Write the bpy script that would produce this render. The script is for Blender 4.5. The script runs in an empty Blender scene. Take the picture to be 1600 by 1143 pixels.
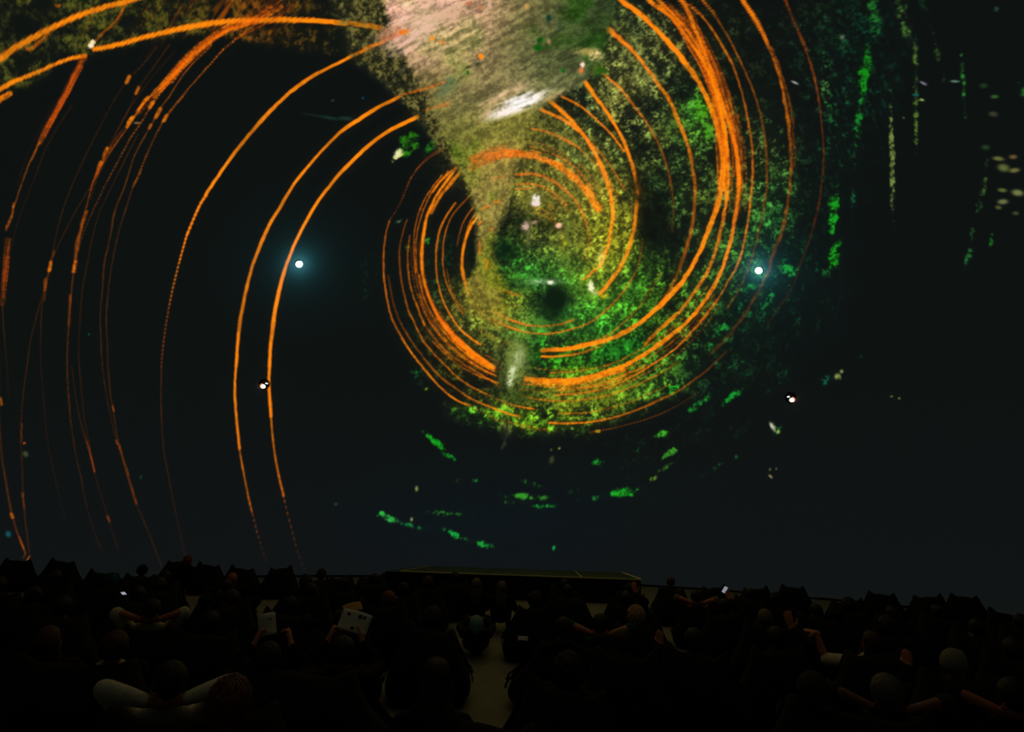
import bpy, bmesh, math, random
import numpy as np
from mathutils import Vector, Matrix, Quaternion

scene = bpy.context.scene
COL = scene.collection
random.seed(7)

# ---------------------------------------------------------------- camera, world, exposure
F_PX, PITCH, ROLL, EYE = 960.0, math.atan(266 / 960), math.radians(2.0), 1.65
cam_data = bpy.data.cameras.new('camera'); cam = bpy.data.objects.new('camera', cam_data); COL.objects.link(cam)
cam_data.sensor_width = 36.0; cam_data.lens = F_PX / 1600 * 36.0; cam_data.clip_end = 200
CAM_M = Matrix.Rotation(math.pi / 2 + PITCH, 4, 'X') @ Matrix.Rotation(ROLL, 4, 'Z')
cam.matrix_world = Matrix.Translation((0, 0, EYE)) @ CAM_M
scene.camera = cam

world = bpy.data.worlds.new('world'); scene.world = world; world.use_nodes = True
world.node_tree.nodes['Background'].inputs[0].default_value = (0, 0, 0, 1)
world.node_tree.nodes['Background'].inputs[1].default_value = 0.0
scene.view_settings.view_transform = 'Standard'; scene.view_settings.look = 'None'
scene.view_settings.exposure = 0.0; scene.view_settings.gamma = 1.0; scene.view_settings.use_curve_mapping = False

DOME_C, DOME_R, DOME_FOOT = Vector((0.35, 11.6, 1.6)), 14.0, 0.05    # centre, radius, height of the lower rim

def ray(px, py):
    return (CAM_M.to_3x3() @ Vector(((px - 800) / F_PX, -(py - 571.5) / F_PX, -1.0))).normalized()
def at(px, py, z):                                 # photo pixel -> point at height z
    d = ray(px, py); t = (z - EYE) / d.z
    return Vector((0, 0, EYE)) + d * t
def on_dome(px, py, r=DOME_R):                     # photo pixel -> point on the screen
    o = Vector((0, 0, EYE)) - DOME_C; d = ray(px, py); b = o.dot(d)
    return Vector((0, 0, EYE)) + d * (-b + math.sqrt(b * b - o.dot(o) + r * r))
def to_px(p):
    v = CAM_M.to_3x3().transposed() @ (Vector(p) - Vector((0, 0, EYE)))
    return (800 + F_PX * v.x / -v.z, 571.5 - F_PX * v.y / -v.z)

# ---------------------------------------------------------------- helpers
def link(name, mesh, parent=None, mat=None):
    o = bpy.data.objects.new(name, mesh); COL.objects.link(o)
    if parent is not None: o.parent = parent
    if mat is not None:
        if not mesh.materials: mesh.materials.append(mat)
        o.material_slots[0].link = 'OBJECT'; o.material_slots[0].material = mat
    return o
def tag(o, label=None, cat=None, group=None, kind=None):
    if label: o['label'] = label
    if cat: o['category'] = cat
    if group: o['group'] = group
    if kind: o['kind'] = kind
    return o
def mesh_from(name, verts, faces, smooth=True):
    m = bpy.data.meshes.new(name); m.from_pydata([tuple(v) for v in verts], [], faces); m.update()
    if smooth: m.polygons.foreach_set('use_smooth', [True] * len(m.polygons))
    return m
class MB:
    """gathers shapes into one mesh"""
    def __init__(s): s.v, s.f = [], []
    def add(s, v, f):
        n = len(s.v); s.v += [tuple(p) for p in v]; s.f += [tuple(i + n for i in q) for q in f]; return s
    def sweep(s, pts, rad, hint=(0, 0, 1), n=14, cap=True):
        P = [Vector(p) for p in pts]; R = [(r, r) if not isinstance(r, tuple) else r for r in rad]
        T = [(P[min(i + 1, len(P) - 1)] - P[max(i - 1, 0)]).normalized() for i in range(len(P))]
        if cap:
            def ends(p, t, r, sg):
                q = [(p + t * sg * max(r) * .55, (r[0] * .8, r[1] * .8)), (p + t * sg * max(r) * .88, (r[0] * .42, r[1] * .42)), (p + t * sg * max(r), (r[0] * .05, r[1] * .05))]
                return q
            a = ends(P[0], T[0], R[0], -1)[::-1]; b = ends(P[-1], T[-1], R[-1], 1)
            T = [T[0]] * 3 + T + [T[-1]] * 3
            P = [x for x, _ in a] + P + [x for x, _ in b]; R = [r for _, r in a] + R + [r for _, r in b]
        v, f = [], []; h = Vector(hint); side = None
        for p, t, r in zip(P, T, R):
            q = h.cross(t) if side is None else side - t * side.dot(t)
            if q.length < 1e-4: q = t.orthogonal()
            side = q.normalized(); w = t.cross(side)
            for k in range(n):
                a = 2 * math.pi * k / n; v.append(p + side * (r[0] * math.cos(a)) + w * (r[1] * math.sin(a)))
        for i in range(len(P) - 1):
            for k in range(n): f.append((i * n + k, i * n + (k + 1) % n, (i + 1) * n + (k + 1) % n, (i + 1) * n + k))
        f.append(tuple(range(n))[::-1]); f.append(tuple((len(P) - 1) * n + k for k in range(n)))
        return s.add(v, f)
    def ball(s, c, r, axes=None, n=14):
        c = Vector(c); r = (r, r, r) if not isinstance(r, tuple) else r
        X, Y, Z = axes or (Vector((1, 0, 0)), Vector((0, 1, 0)), Vector((0, 0, 1)))
        v, f = [], []; m = n // 2 + 1
        for i in range(m + 1):
            th = math.pi * i / m
            for k in range(n):
                a = 2 * math.pi * k / n; st = max(math.sin(th), .01)
                v.append(c + X * (r[0] * st * math.cos(a)) + Y * (r[1] * st * math.sin(a)) + Z * (r[2] * math.cos(th)))
        for i in range(m):
            for k in range(n): f.append((i * n + k, (i + 1) * n + k, (i + 1) * n + (k + 1) % n, i * n + (k + 1) % n))
        f.append(tuple(range(n))); f.append(tuple(m * n + k for k in range(n))[::-1])
        return s.add(v, f)
    def hexa(s, q):                                 # eight corners: bottom four ccw, top four ccw
        return s.add(q, [(3, 2, 1, 0), (4, 5, 6, 7), (0, 1, 5, 4), (1, 2, 6, 5), (2, 3, 7, 6), (3, 0, 4, 7)])
    def mesh(s, name, smooth=True): return mesh_from(name, s.v, s.f, smooth)

_mats = {}
def srgb(c): return tuple(((v / 255) / 12.92 if v / 255 <= .04045 else ((v / 255 + .055) / 1.055) ** 2.4) for v in c)
def material(name, col, rough=.8, spec=.3, scale=40., bump=.15, vary=.25, stretch=(1, 1, 1), metallic=0.):
    if name in _mats: return _mats[name]
    m = bpy.data.materials.new(name); m.use_nodes = True; nt = m.node_tree; b = nt.nodes['Principled BSDF']
    tc = nt.nodes.new('ShaderNodeTexCoord'); mp = nt.nodes.new('ShaderNodeMapping'); mp.inputs['Scale'].default_value = stretch
    nz = nt.nodes.new('ShaderNodeTexNoise'); nz.inputs['Scale'].default_value = scale; nz.inputs['Detail'].default_value = 4
    rp = nt.nodes.new('ShaderNodeValToRGB'); c = srgb(col)
    rp.color_ramp.elements[0].position = .3; rp.color_ramp.elements[1].position = .7
    rp.color_ramp.elements[0].color = (*[v * (1 - vary) for v in c], 1); rp.color_ramp.elements[1].color = (*[min(1, v * (1 + vary)) for v in c], 1)
    bp = nt.nodes.new('ShaderNodeBump'); bp.inputs['Strength'].default_value = bump; bp.inputs['Distance'].default_value = .01
    L = nt.links.new
    L(tc.outputs['Object'], mp.inputs[0]); L(mp.outputs[0], nz.inputs['Vector']); L(nz.outputs['Fac'], rp.inputs[0]); L(rp.outputs[0], b.inputs['Base Color'])
    L(nz.outputs['Fac'], bp.inputs['Height']); L(bp.outputs[0], b.inputs['Normal'])
    b.inputs['Roughness'].default_value = rough; b.inputs['Specular IOR Level'].default_value = spec; b.inputs['Metallic'].default_value = metallic
    _mats[name] = m; return m
def glowing(name, col, strength):
    m = bpy.data.materials.new(name); m.use_nodes = True; b = m.node_tree.nodes['Principled BSDF']
    b.inputs['Base Color'].default_value = (*srgb(col), 1); b.inputs['Emission Color'].default_value = (*srgb(col), 1); b.inputs['Emission Strength'].default_value = strength
    return m
# ---------------------------------------------------------------- the film frame thrown on the dome
OX, OY, CW, CH = 200, 200, 2000, 1165          # picture chart: origin offset, width, height

def vnoise(x, y, seed):
    xi = np.floor(x).astype(np.int64); yi = np.floor(y).astype(np.int64)
    fx = (x - xi).astype(np.float32); fy = (y - yi).astype(np.float32)
    fx = fx * fx * (3 - 2 * fx); fy = fy * fy * (3 - 2 * fy)
    tab = np.random.RandomState(seed).rand(512, 512).astype(np.float32)
    a = tab[yi & 511, xi & 511]; b = tab[yi & 511, (xi + 1) & 511]
    c = tab[(yi + 1) & 511, xi & 511]; d = tab[(yi + 1) & 511, (xi + 1) & 511]
    return (a * (1 - fx) + b * fx) * (1 - fy) + (c * (1 - fx) + d * fx) * fy

def flat_rank(n):                               # noise -> evenly spread 0..1
    s = np.sort(n[::7, ::7].ravel()); q = np.linspace(0, 1, 257)
    return np.interp(n, s[(q * (len(s) - 1)).astype(int)], q).astype(np.float32)

def catmull(pts, step=1.0):
    p = np.array(pts, float)
    if len(p) == 2: p = np.array([p[0], (p[0] + p[1]) / 2, p[1]])
    p = np.vstack([2 * p[0] - p[1], p, 2 * p[-1] - p[-2]])
    out = []
    for i in range(1, len(p) - 2):
        n = max(2, int(np.hypot(*(p[i + 1] - p[i])) / step)); t = np.linspace(0, 1, n, endpoint=False)[:, None]
        a, b, c, d = p[i - 1], p[i], p[i + 1], p[i + 2]
        out.append(.5 * (2 * b + (c - a) * t + (2 * a - 5 * b + 4 * c - d) * t * t + (3 * b - a - 3 * c + d) * t ** 3))
    out.append(p[-2][None]); return np.vstack(out)

HOT, DEEP = np.array([255, 136, 10.]), np.array([196, 56, 4.])

def stroke(img, pts, w, a0=1., a1=None, hot=None, dash=0., rough=.35, seed=0, lead=0.):
    """one streak of light: width w (px), strength a0 -> a1 along its length, dash = bead period, rough = ragged edge"""
    rs = np.random.RandomState(seed + int(abs(pts[0][0]) * 7 + abs(pts[0][1]) * 13) % 9999)
    w = w * (1.22 if w > 3 else 1.08) + .15
    P = catmull(pts, .8); n = len(P); a1 = a0 if a1 is None else a1
    T = np.gradient(P, axis=0); T /= np.hypot(T[:, 0], T[:, 1])[:, None] + 1e-9
    N = np.stack([-T[:, 1], T[:, 0]], 1)
    k = np.arange(n) * .8
    def n1(per): return np.interp(k / per, np.arange(int(n * .8 / per) + 3), rs.rand(int(n * .8 / per) + 3))
    P = P + N * ((n1(7) - .5) * rough * w * .5 + (n1(60) - .5) * .8)[:, None]
    W = w * (1 + rough * (n1(9) - .5) * .7) * (.85 + .3 * n1(45)) * .5
    A = np.linspace(a0, a1, n) * (1 - .35 * rough * n1(3)) * (.82 + .3 * n1(35))
    if dash: A = A * np.clip(.55 + .75 * np.sin(k * 2 * math.pi / dash), .12, 1)
    A = np.clip(A, 0, 1)
    x0 = max(0, int(P[:, 0].min() + OX - w - 4)); x1 = min(CW, int(P[:, 0].max() + OX + w + 5))
    y0 = max(0, int(P[:, 1].min() + OY - w - 4)); y1 = min(CH, int(P[:, 1].max() + OY + w + 5))
    if x1 <= x0 or y1 <= y0: return
    al = np.zeros((y1 - y0, x1 - x0), np.float32); r = int(w / 2 + 3)
    for (px, py), hw, a in zip(P, W, A):
        cx = px + OX - x0; cy = py + OY - y0; ix = int(cx); iy = int(cy)
        xa, xb, ya, yb = ix - r, ix + r + 1, iy - r, iy + r + 1
        if xa < 0: xa = 0
        if ya < 0: ya = 0
        xb = min(xb, al.shape[1]); yb = min(yb, al.shape[0])
        if xb <= xa or yb <= ya: continue
        dx = np.arange(xa, xb) - cx; dy = (np.arange(ya, yb) - cy)[:, None]
        d = np.sqrt(dx * dx + dy * dy)
        v = np.clip((hw + .9 - d) / 1.9, 0, 1); v = v * v * (3 - 2 * v) * a
        np.maximum(al[ya:yb, xa:xb], v, out=al[ya:yb, xa:xb])
    al *= 1 - rough * .42 * np.clip(1 - NF['soft'][y0:y1, x0:x1] * 2., 0, 1)
    h = HOT if hot is None else np.array(hot, float)
    deep = DEEP if hot is None else h * np.array([.62, .45, .5])
    t = np.clip(al * 1.35, 0, 1)[..., None]
    col = deep * (1 - t) + h * t
    sub = img[y0:y1, x0:x1]
    np.maximum(GLOW[y0:y1, x0:x1], al, out=GLOW[y0:y1, x0:x1])
    sub += (np.maximum(col, sub * .5) - sub) * al[..., None]

def frayed(img, pts, width, n, a0, a1, seed=0, w=1.7):
    """a bundle of fine threads that wander across the given width"""
    rs = np.random.RandomState(seed); P = catmull(pts, 12.); m = len(P)
    T = np.gradient(P, axis=0); T /= np.hypot(T[:, 0], T[:, 1])[:, None] + 1e-9; N = np.stack([-T[:, 1], T[:, 0]], 1)
    for i in range(n):
        o = (rs.rand() - .5) * width; k = np.interp(np.arange(m) / 6., np.arange(m // 6 + 3), o + (rs.rand(m // 6 + 3) - .5) * width * .5)
        lo, hi = sorted((rs.rand() * .35, 1 - rs.rand() * .35)); q = (P + N * k[:, None])[int(lo * m):max(int(hi * m), int(lo * m) + 3)]
        if len(q) < 3: continue
        f = .5 + .6 * rs.rand(); stroke(img, [tuple(p) for p in q], w * (.7 + .7 * rs.rand()), a0 * f, a1 * f, rough=.7, seed=seed * 31 + i, dash=(0, 0, 5, 7)[rs.randint(4)])

def blob_w(x, y, rx, ry, rot=0., hard=1.):
    """soft elliptical weight; returns the canvas window and the weight"""
    R = max(rx, ry) * 1.9
    x0 = max(0, int(x + OX - R)); x1 = min(CW, int(x + OX + R) + 1)
    y0 = max(0, int(y + OY - R)); y1 = min(CH, int(y + OY + R) + 1)
    if x1 <= x0 or y1 <= y0: return None, None
    X = np.arange(x0, x1) - (x + OX); Y = (np.arange(y0, y1) - (y + OY))[:, None]
    c, s = math.cos(math.radians(rot)), math.sin(math.radians(rot))
    u = (X * c + Y * s) / rx; v = (-X * s + Y * c) / ry
    return (slice(y0, y1), slice(x0, x1)), np.exp(-np.power(u * u + v * v, hard) * .9).astype(np.float32)

def poly_mask(pts, soft):
    """filled outline with a soft rim"""
    P = np.array(pts, float) + (OX, OY)
    m = np.zeros((CH, CW), bool); Y = np.arange(CH) + .5
    X = np.arange(CW)
    for y in range(CH):
        xs = []
        for (ax, ay), (bx, by) in zip(P, np.roll(P, -1, 0)):
            if (ay <= Y[y]) != (by <= Y[y]): xs.append(ax + (Y[y] - ay) * (bx - ax) / (by - ay))
        xs.sort()
        for a, b in zip(xs[::2], xs[1::2]): m[y, max(0, int(a)):max(0, int(b))] = True
    m = m.astype(np.float32)
    for ax in (0, 1):
        for _ in range(2):
            c = np.cumsum(np.pad(m, [(soft, soft) if i == ax else (0, 0) for i in (0, 1)], mode='edge'), axis=ax)
            a = np.take(c, range(2 * soft, c.shape[ax]), ax); b = np.take(c, range(0, c.shape[ax] - 2 * soft), ax)
            m = (a - b) / (2 * soft)
            if m.shape[ax] < (CH, CW)[ax]:
                m = np.pad(m, [(0, (CH, CW)[ax] - m.shape[ax]) if i == ax else (0, 0) for i in (0, 1)], mode='edge')
    return m

NF = {}
GLOW = np.zeros((CH, CW), np.float32)
VC = (842., 392.)                               # eye of the vortex

def paint_picture():
    X, Y = np.meshgrid(np.arange(CW, dtype=np.float32) - OX, np.arange(CH, dtype=np.float32) - OY)
    NF['fine'] = flat_rank(vnoise(X / 1.7, Y / 1.7, 1) * .6 + vnoise(X / 3.6 + 9, Y / 3.6, 2) * .6)
    cs, sn = .83, .56; Xr, Yr = X * cs + Y * sn, Y * cs - X * sn
    NF['soft'] = flat_rank(.8 * vnoise(Xr / 2.1, Yr / 2.1, 21) + .7 * vnoise(X / 3.3 + 3, Y / 3.3, 22) + .7 * vnoise(Xr / 7, Yr / 7, 23))
    NF['mid'] = flat_rank(vnoise(X / 10, Y / 10, 3) + .5 * vnoise(X / 5, Y / 5, 4))
    NF['clump'] = flat_rank(vnoise(X / 34, Y / 34, 5) + .5 * vnoise(X / 17, Y / 17, 6))
    NF['hue'] = flat_rank(vnoise(X / 60, Y / 60, 7) + .4 * vnoise(X / 22, Y / 22, 8))
    dx, dy = X - VC[0], Y - VC[1]
    r = np.sqrt(dx * dx + dy * dy); th = np.arctan2(dy, dx)
    NF['tang'] = flat_rank(vnoise(r / 3.2, (th + 4) * 22, 9) + .6 * vnoise(r / 7, (th + 4) * 12, 10))
    c, s = math.cos(math.radians(-27)), math.sin(math.radians(-27))
    U = X * c + Y * s; V = -X * s + Y * c
    U = U + 10 * vnoise(X / 40, Y / 40, 15); V = V + 14 * vnoise(X / 70, Y / 70, 16) + 5 * vnoise(X / 22, Y / 22, 17)
    NF['sweep'] = flat_rank(1.1 * vnoise(U / 30, V / 5.5, 11) + .6 * vnoise(U / 12, V / 2.8, 12) + .25 * NF['mid'] + .3 * NF['soft'])
    NF['down'] = flat_rank(vnoise(X / 4, Y / 16, 13) + .7 * vnoise(X / 2.5, Y / 7, 14))
    leaf = .42 * NF['soft'] + .30 * NF['mid'] + .28 * NF['clump']
    NF['leaf'] = flat_rank(leaf)
    NF['leaf_t'] = flat_rank(.35 * NF['soft'] + .40 * NF['tang'] + .25 * NF['clump'])
    NF['spark'] = flat_rank(.75 * NF['fine'] + .25 * NF['clump'])
    img = np.zeros((CH, CW, 3), np.float32)
    # projection black level plus stray screen light painted in, a touch bluer low down
    k = np.clip((Y - 560) / 340, 0, 1)[..., None]
    img += np.array([5., 12, 14]) * (1 - k) + np.array([9., 14, 18]) * k
    wv = np.exp(-((X - 760) / 260) ** 2 - ((Y - 810) / 80) ** 2)[..., None]
    img += wv * np.array([-2., 2, 5])
    # ---------------- foliage
    def foliage(blobs, tex, soft=.6, gain=1.3, wk=.95):
        D = np.zeros((CH, CW), np.float32); Cc = np.zeros((CH, CW, 3), np.float32); Wt = np.full((CH, CW), 1e-4, np.float32)
        for b in blobs:
            x, y, rx, ry, rot, d, col = b
            sl, w = blob_w(x, y, rx, ry, rot)
            if sl is None: continue
            d = d * (.72 if tex == 'leaf_t' else 1.)
            D[sl] = 1 - (1 - D[sl]) * (1 - np.clip(w * d, 0, 1))
            Cc[sl] += w[..., None] * np.array(col, np.float32) * d; Wt[sl] += w * d
        C = Cc / Wt[..., None]
        n = NF[tex]
        a = np.clip((n - (1 - D)) / soft, 0, 1) * np.clip(D * 3, 0, 1)
        sm = .5 * NF['clump'] + .3 * NF['mid'] + .2 * NF['soft']
        wash = np.clip(D * 1.25, 0, 1) ** 1.5 * np.clip(.05 + 1.1 * sm, 0, 1) * wk
        a = np.clip(a * (.16 + .42 * NF['soft']) + wash, 0, 1)
        jit = (.50 + .5 * NF['soft'] * (.5 + .6 * NF['mid']) + .45 * np.clip((NF['soft'] * NF['mid'] - .5) / .5, 0, 1))[..., None]
        hue = (NF['hue'] - .5)[..., None] * np.array([26., 6, -4])
        C = np.clip(C * jit * gain + hue * (C.max(-1, keepdims=True) / 110), 0, 255)
        img[:] = img + (np.maximum(C, img * .6) - img) * a[..., None]
    G, O, DG, TE, YG, BR = (24, 118, 22), (112, 112, 44), (22, 56, 20), (8, 86, 58), (120, 150, 26), (96, 72, 22)
    foliage([  # wash of leaves through the whole whirl
        (960, 120, 60, 110, 10, .62, (92, 100, 48)), (1010, 130, 40, 90, -20, .6, (110, 120, 62)), (1050, 250, 60, 120, 0, .55, (60, 90, 34)),
        (1090, 180, 40, 40, 0, .65, (60, 130, 26)), (900, 240, 60, 70, 0, .6, (96, 104, 44)), (920, 330, 60, 80, 0, .85, (112, 116, 38)),
        (950, 390, 36, 60, 15, .9, (140, 150, 30)), (1110, 330, 50, 120, 10, .45, (60, 80, 30)), (1170, 270, 46, 90, 0, .42, (70, 90, 36)),
        (1150, 400, 44, 60, 20, .36, (50, 110, 34)), (1060, 470, 60, 60, 30, .55, (64, 110, 26)), (980, 540, 90, 45, -25, .6, (50, 110, 24)),
        (880, 560, 60, 30, 0, .5, (30, 110, 20)), (900, 620, 110, 34, -8, .78, (96, 124, 30)), (830, 655, 70, 18, 5, .9, (70, 130, 24)),
        (760, 645, 45, 10, 8, .85, (60, 128, 26)), (980, 610, 60, 24, -25, .6, (80, 110, 24)), (1040, 580, 70, 28, -35, .5, (60, 100, 26)),
        (850, 350, 56, 70, 0, .72, (84, 96, 36)), (830, 300, 50, 50, 0, .66, (96, 98, 40)), (880, 390, 40, 40, 0, .8, (80, 110, 36)), (800, 420, 30, 40, 0, .8, (20, 110, 26)),
        (850, 430, 60, 26, 0, .95, (34, 140, 44)), (900, 440, 40, 36, 0, .9, (66, 140, 40)), (790, 470, 60, 40, 0, .85, (110, 116, 30)),
        (760, 510, 50, 40, 20, .7, (96, 100, 36)), (830, 505, 60, 24, 0, .9, (50, 140, 50)), (830, 535, 24, 24, 0, .9, (14, 130, 24)),
        (930, 480, 50, 40, -30, .75, (40, 140, 40)), (990, 450, 40, 50, 20, .65, (40, 120, 28)), (960, 560, 60, 40, -20, .5, (24, 110, 24)),
        (700, 560, 40, 50, -40, .35, (80, 84, 20)), (660, 470, 40, 60, 10, .18, (30, 90, 40)), (690, 400, 30, 60, 0, .2, (30, 90, 50)),
        (740, 610, 40, 30, 20, .3, (90, 90, 20)), (1225, 240, 40, 100, 0, .3, (60, 90, 40)), (1205, 320, 40, 60, 8, .5, (40, 110, 40)),
        (1140, 60, 60, 90, -20, .28, (60, 70, 30)), (1060, 60, 50, 60, -30, .34, (90, 84, 36)), (930, 20, 60, 60, 0, .7, (50, 72, 36)),
        (1190, 460, 50, 60, 30, .22, (10, 110, 60)), (1120, 560, 80, 50, -35, .26, (20, 100, 50))], 'leaf')
    foliage([  # the dark flying leaves of the left flank and the far rim: thinner, smeared round the eye
        (1300, 260, 60, 160, 5, .34, (14, 96, 50)), (1290, 120, 70, 120, 0, .36, (40, 80, 44)), (1240, 420, 50, 60, 15, .36, (12, 112, 44)),
        (1180, 500, 60, 60, 30, .28, (10, 116, 44)), (1340, 120, 50, 120, 0, .34, (10, 86, 46)), (1270, 480, 60, 60, 25, .22, (10, 84, 60)),
        (1140, 590, 90, 40, -32, .26, (14, 100, 44)), (1240, 40, 60, 60, 0, .3, (40, 64, 34)), (1390, 60, 60, 90, 0, .24, (8, 84, 50)),
        (1310, 40, 60, 60, 0, .24, (16, 70, 34)), (1010, 690, 120, 40, -15, .2, (14, 90, 40)), (860, 720, 200, 60, 0, .14, (14, 80, 44)),
        (900, 800, 240, 50, -8, .13, (10, 84, 50)), (1250, 570, 90, 60, -30, .16, (8, 86, 60)), (1130, 680, 120, 50, -28, .16, (8, 84, 50)),
        (570, 440, 36, 60, 0, .22, (10, 70, 40)), (640, 480, 40, 50, 0, .18, (14, 90, 40)), (575, 430, 14, 34, 12, .4, (14, 92, 30)),
        (620, 560, 50, 90, -20, .1, (8, 80, 50)), (700, 760, 90, 90, 20, .1, (8, 80, 44)), (1450, 140, 90, 160, 0, .1, (8, 60, 40))], 'leaf_t', .5, 1.15, .3)
    for x, y, rx, ry, rot, d, col in [           # bright smears of green thrown outwards
        (1350, 115, 9, 36, 4, 1, (14, 138, 20)), (1342, 180, 7, 46, 4, .85, (16, 116, 34)), (1366, 18, 10, 34, -8, .7, (24, 100, 34)),
        (1412, 24, 9, 38, -10, .75, (60, 96, 40)), (1431, 140, 4.5, 70, -1, .8, (76, 104, 40)), (1431, 200, 3.5, 36, -2, .7, (70, 96, 34)),
        (1394, 245, 4, 84, -1, 1, (104, 122, 58)), (1445, 20, 6, 28, -12, .55, (26, 84, 36)), (1464, 80, 4, 50, -14, .5, (46, 74, 34)),
        (1506, 150, 3.2, 40, -3, .9, (40, 112, 40)), (1538, 285, 4, 42, 8, .55, (54, 84, 36)), (1522, 350, 4, 50, 12, .45, (30, 80, 40)),
        (1511, 405, 6, 20, 14, .7, (32, 104, 46)), (1549, 374, 3, 16, 8, .7, (20, 100, 30)), (1303, 330, 8, 36, 4, .95, (16, 140, 24)),
        (1304, 400, 9, 20, 16, 1, (14, 140, 18)), (1292, 425, 8, 12, 10, .6, (20, 100, 30)), (1334, 300, 4, 40, 4, .5, (10, 92, 50)),
        (1289, 130, 8, 34, -2, .75, (60, 110, 50)), (1296, 170, 6, 34, 0, .6, (30, 100, 40)), (1600, 140, 9, 14, -20, .7, (24, 92, 30)),
        (1232, 420, 14, 12, 20, .8, (20, 128, 44)), (1204, 460, 6, 30, 20, .6, (16, 120, 50)), (1160, 470, 8, 44, 28, .6, (14, 120, 50)),
        (1125, 520, 10, 34, 36, .6, (16, 120, 40)), (1098, 170, 12, 24, -10, .9, (70, 150, 20)), (1106, 205, 9, 14, 0, .7, (60, 136, 20)),
        (680, 690, 5, 20, -52, .9, (14, 150, 26)), (705, 714, 4, 14, -62, .8, (14, 130, 30)), (722, 750, 14, 4, 4, .7, (40, 120, 26)),
        (745, 750, 10, 3, 0, .6, (20, 110, 40)), (602, 806, 18, 5, 24, 1, (40, 160, 60)), (640, 820, 26, 3.5, 14, .5, (16, 110, 50)),
        (690, 801, 26, 5, 4, .85, (36, 124, 34)), (710, 834, 24, 5, 22, .8, (14, 140, 50)), (755, 850, 16, 5, 18, .9, (20, 150, 50)),
        (830, 754, 16, 5, 18, .75, (30, 128, 30)), (822, 776, 30, 5, 3, .85, (44, 130, 34)), (806, 785, 22, 4, 4, .7, (40, 110, 30)),
        (848, 790, 22, 3, -2, .7, (14, 120, 40)), (975, 770, 30, 7, -8, .95, (20, 150, 30)), (925, 778, 26, 4, -4, .55, (20, 100, 40)),
        (935, 722, 12, 6, -12, .7, (14, 124, 34)), (899, 766, 10, 5, -20, .55, (14, 120, 30)), (1033, 678, 14, 5, -24, .9, (50, 150, 30)),
        (1000, 700, 16, 4, -26, .65, (14, 126, 40)), (1048, 706, 22, 5, -30, .85, (50, 130, 34)), (1040, 730, 22, 4, -28, .6, (50, 104, 34)),
        (1022, 746, 8, 4, -30, .7, (80, 120, 34)), (1092, 630, 22, 6, -40, .75, (20, 120, 36)), (1140, 622, 24, 5, -34, .8, (14, 130, 36)),
        (1050, 608, 12, 8, -20, .8, (30, 150, 30)), (1125, 728, 40, 4, -30, .5, (16, 110, 44)), (1085, 752, 14, 4, -28, .5, (16, 110, 44)),
        (1000, 763, 10, 3, -16, .7, (20, 140, 40)), (640, 222, 14, 26, 42, 1, (34, 112, 14)), (622, 242, 5, 13, 36, 1, (190, 190, 110)),
        (672, 228, 8, 14, 30, .5, (20, 100, 20)), (866, 856, 4, 5, 0, .7, (14, 130, 70)), (1210, 598, 26, 10, -40, .4, (8, 100, 50)),
        (1294, 590, 14, 8, -40, .5, (10, 110, 70)), (1350, 552, 9, 6, -40, .7, (10, 100, 50)), (1208, 668, 5, 9, -20, .9, (120, 130, 100)),
        (1216, 672, 8, 8, 0, .6, (30, 140, 60)), (1310, 588, 5, 8, 0, .8, (110, 120, 60)), (636, 388, 5, 5, 0, .9, (90, 130, 30)),
        (668, 376, 7, 9, 0, .8, (34, 120, 40)), (624, 346, 6, 4, 0, .7, (80, 130, 80)), (790, 690, 6, 18, 8, .6, (80, 90, 40)),
        (862, 702, 4, 5, 0, .5, (110, 110, 40)), (664, 607, 4, 3, 0, .8, (80, 120, 20)), (652, 590, 12, 20, 10, .35, (20, 100, 40))]:
        sl, w = blob_w(x, y, rx, ry, rot, 1.4)
        if sl is None: continue
        n = .6 * NF['leaf'][sl] + .4 * NF['mid'][sl]
        a = np.clip(np.clip((n - (1 - w * d * 1.15)) / .55, 0, 1) * (.5 + .6 * NF['soft'][sl]) + .22 * w * d * NF['mid'][sl], 0, 1)[..., None]
        C = np.array(col, np.float32) * (.66 + .5 * NF['soft'][sl])[..., None]
        img[sl] += (np.maximum(C, img[sl] * .8) - img[sl]) * a
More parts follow.
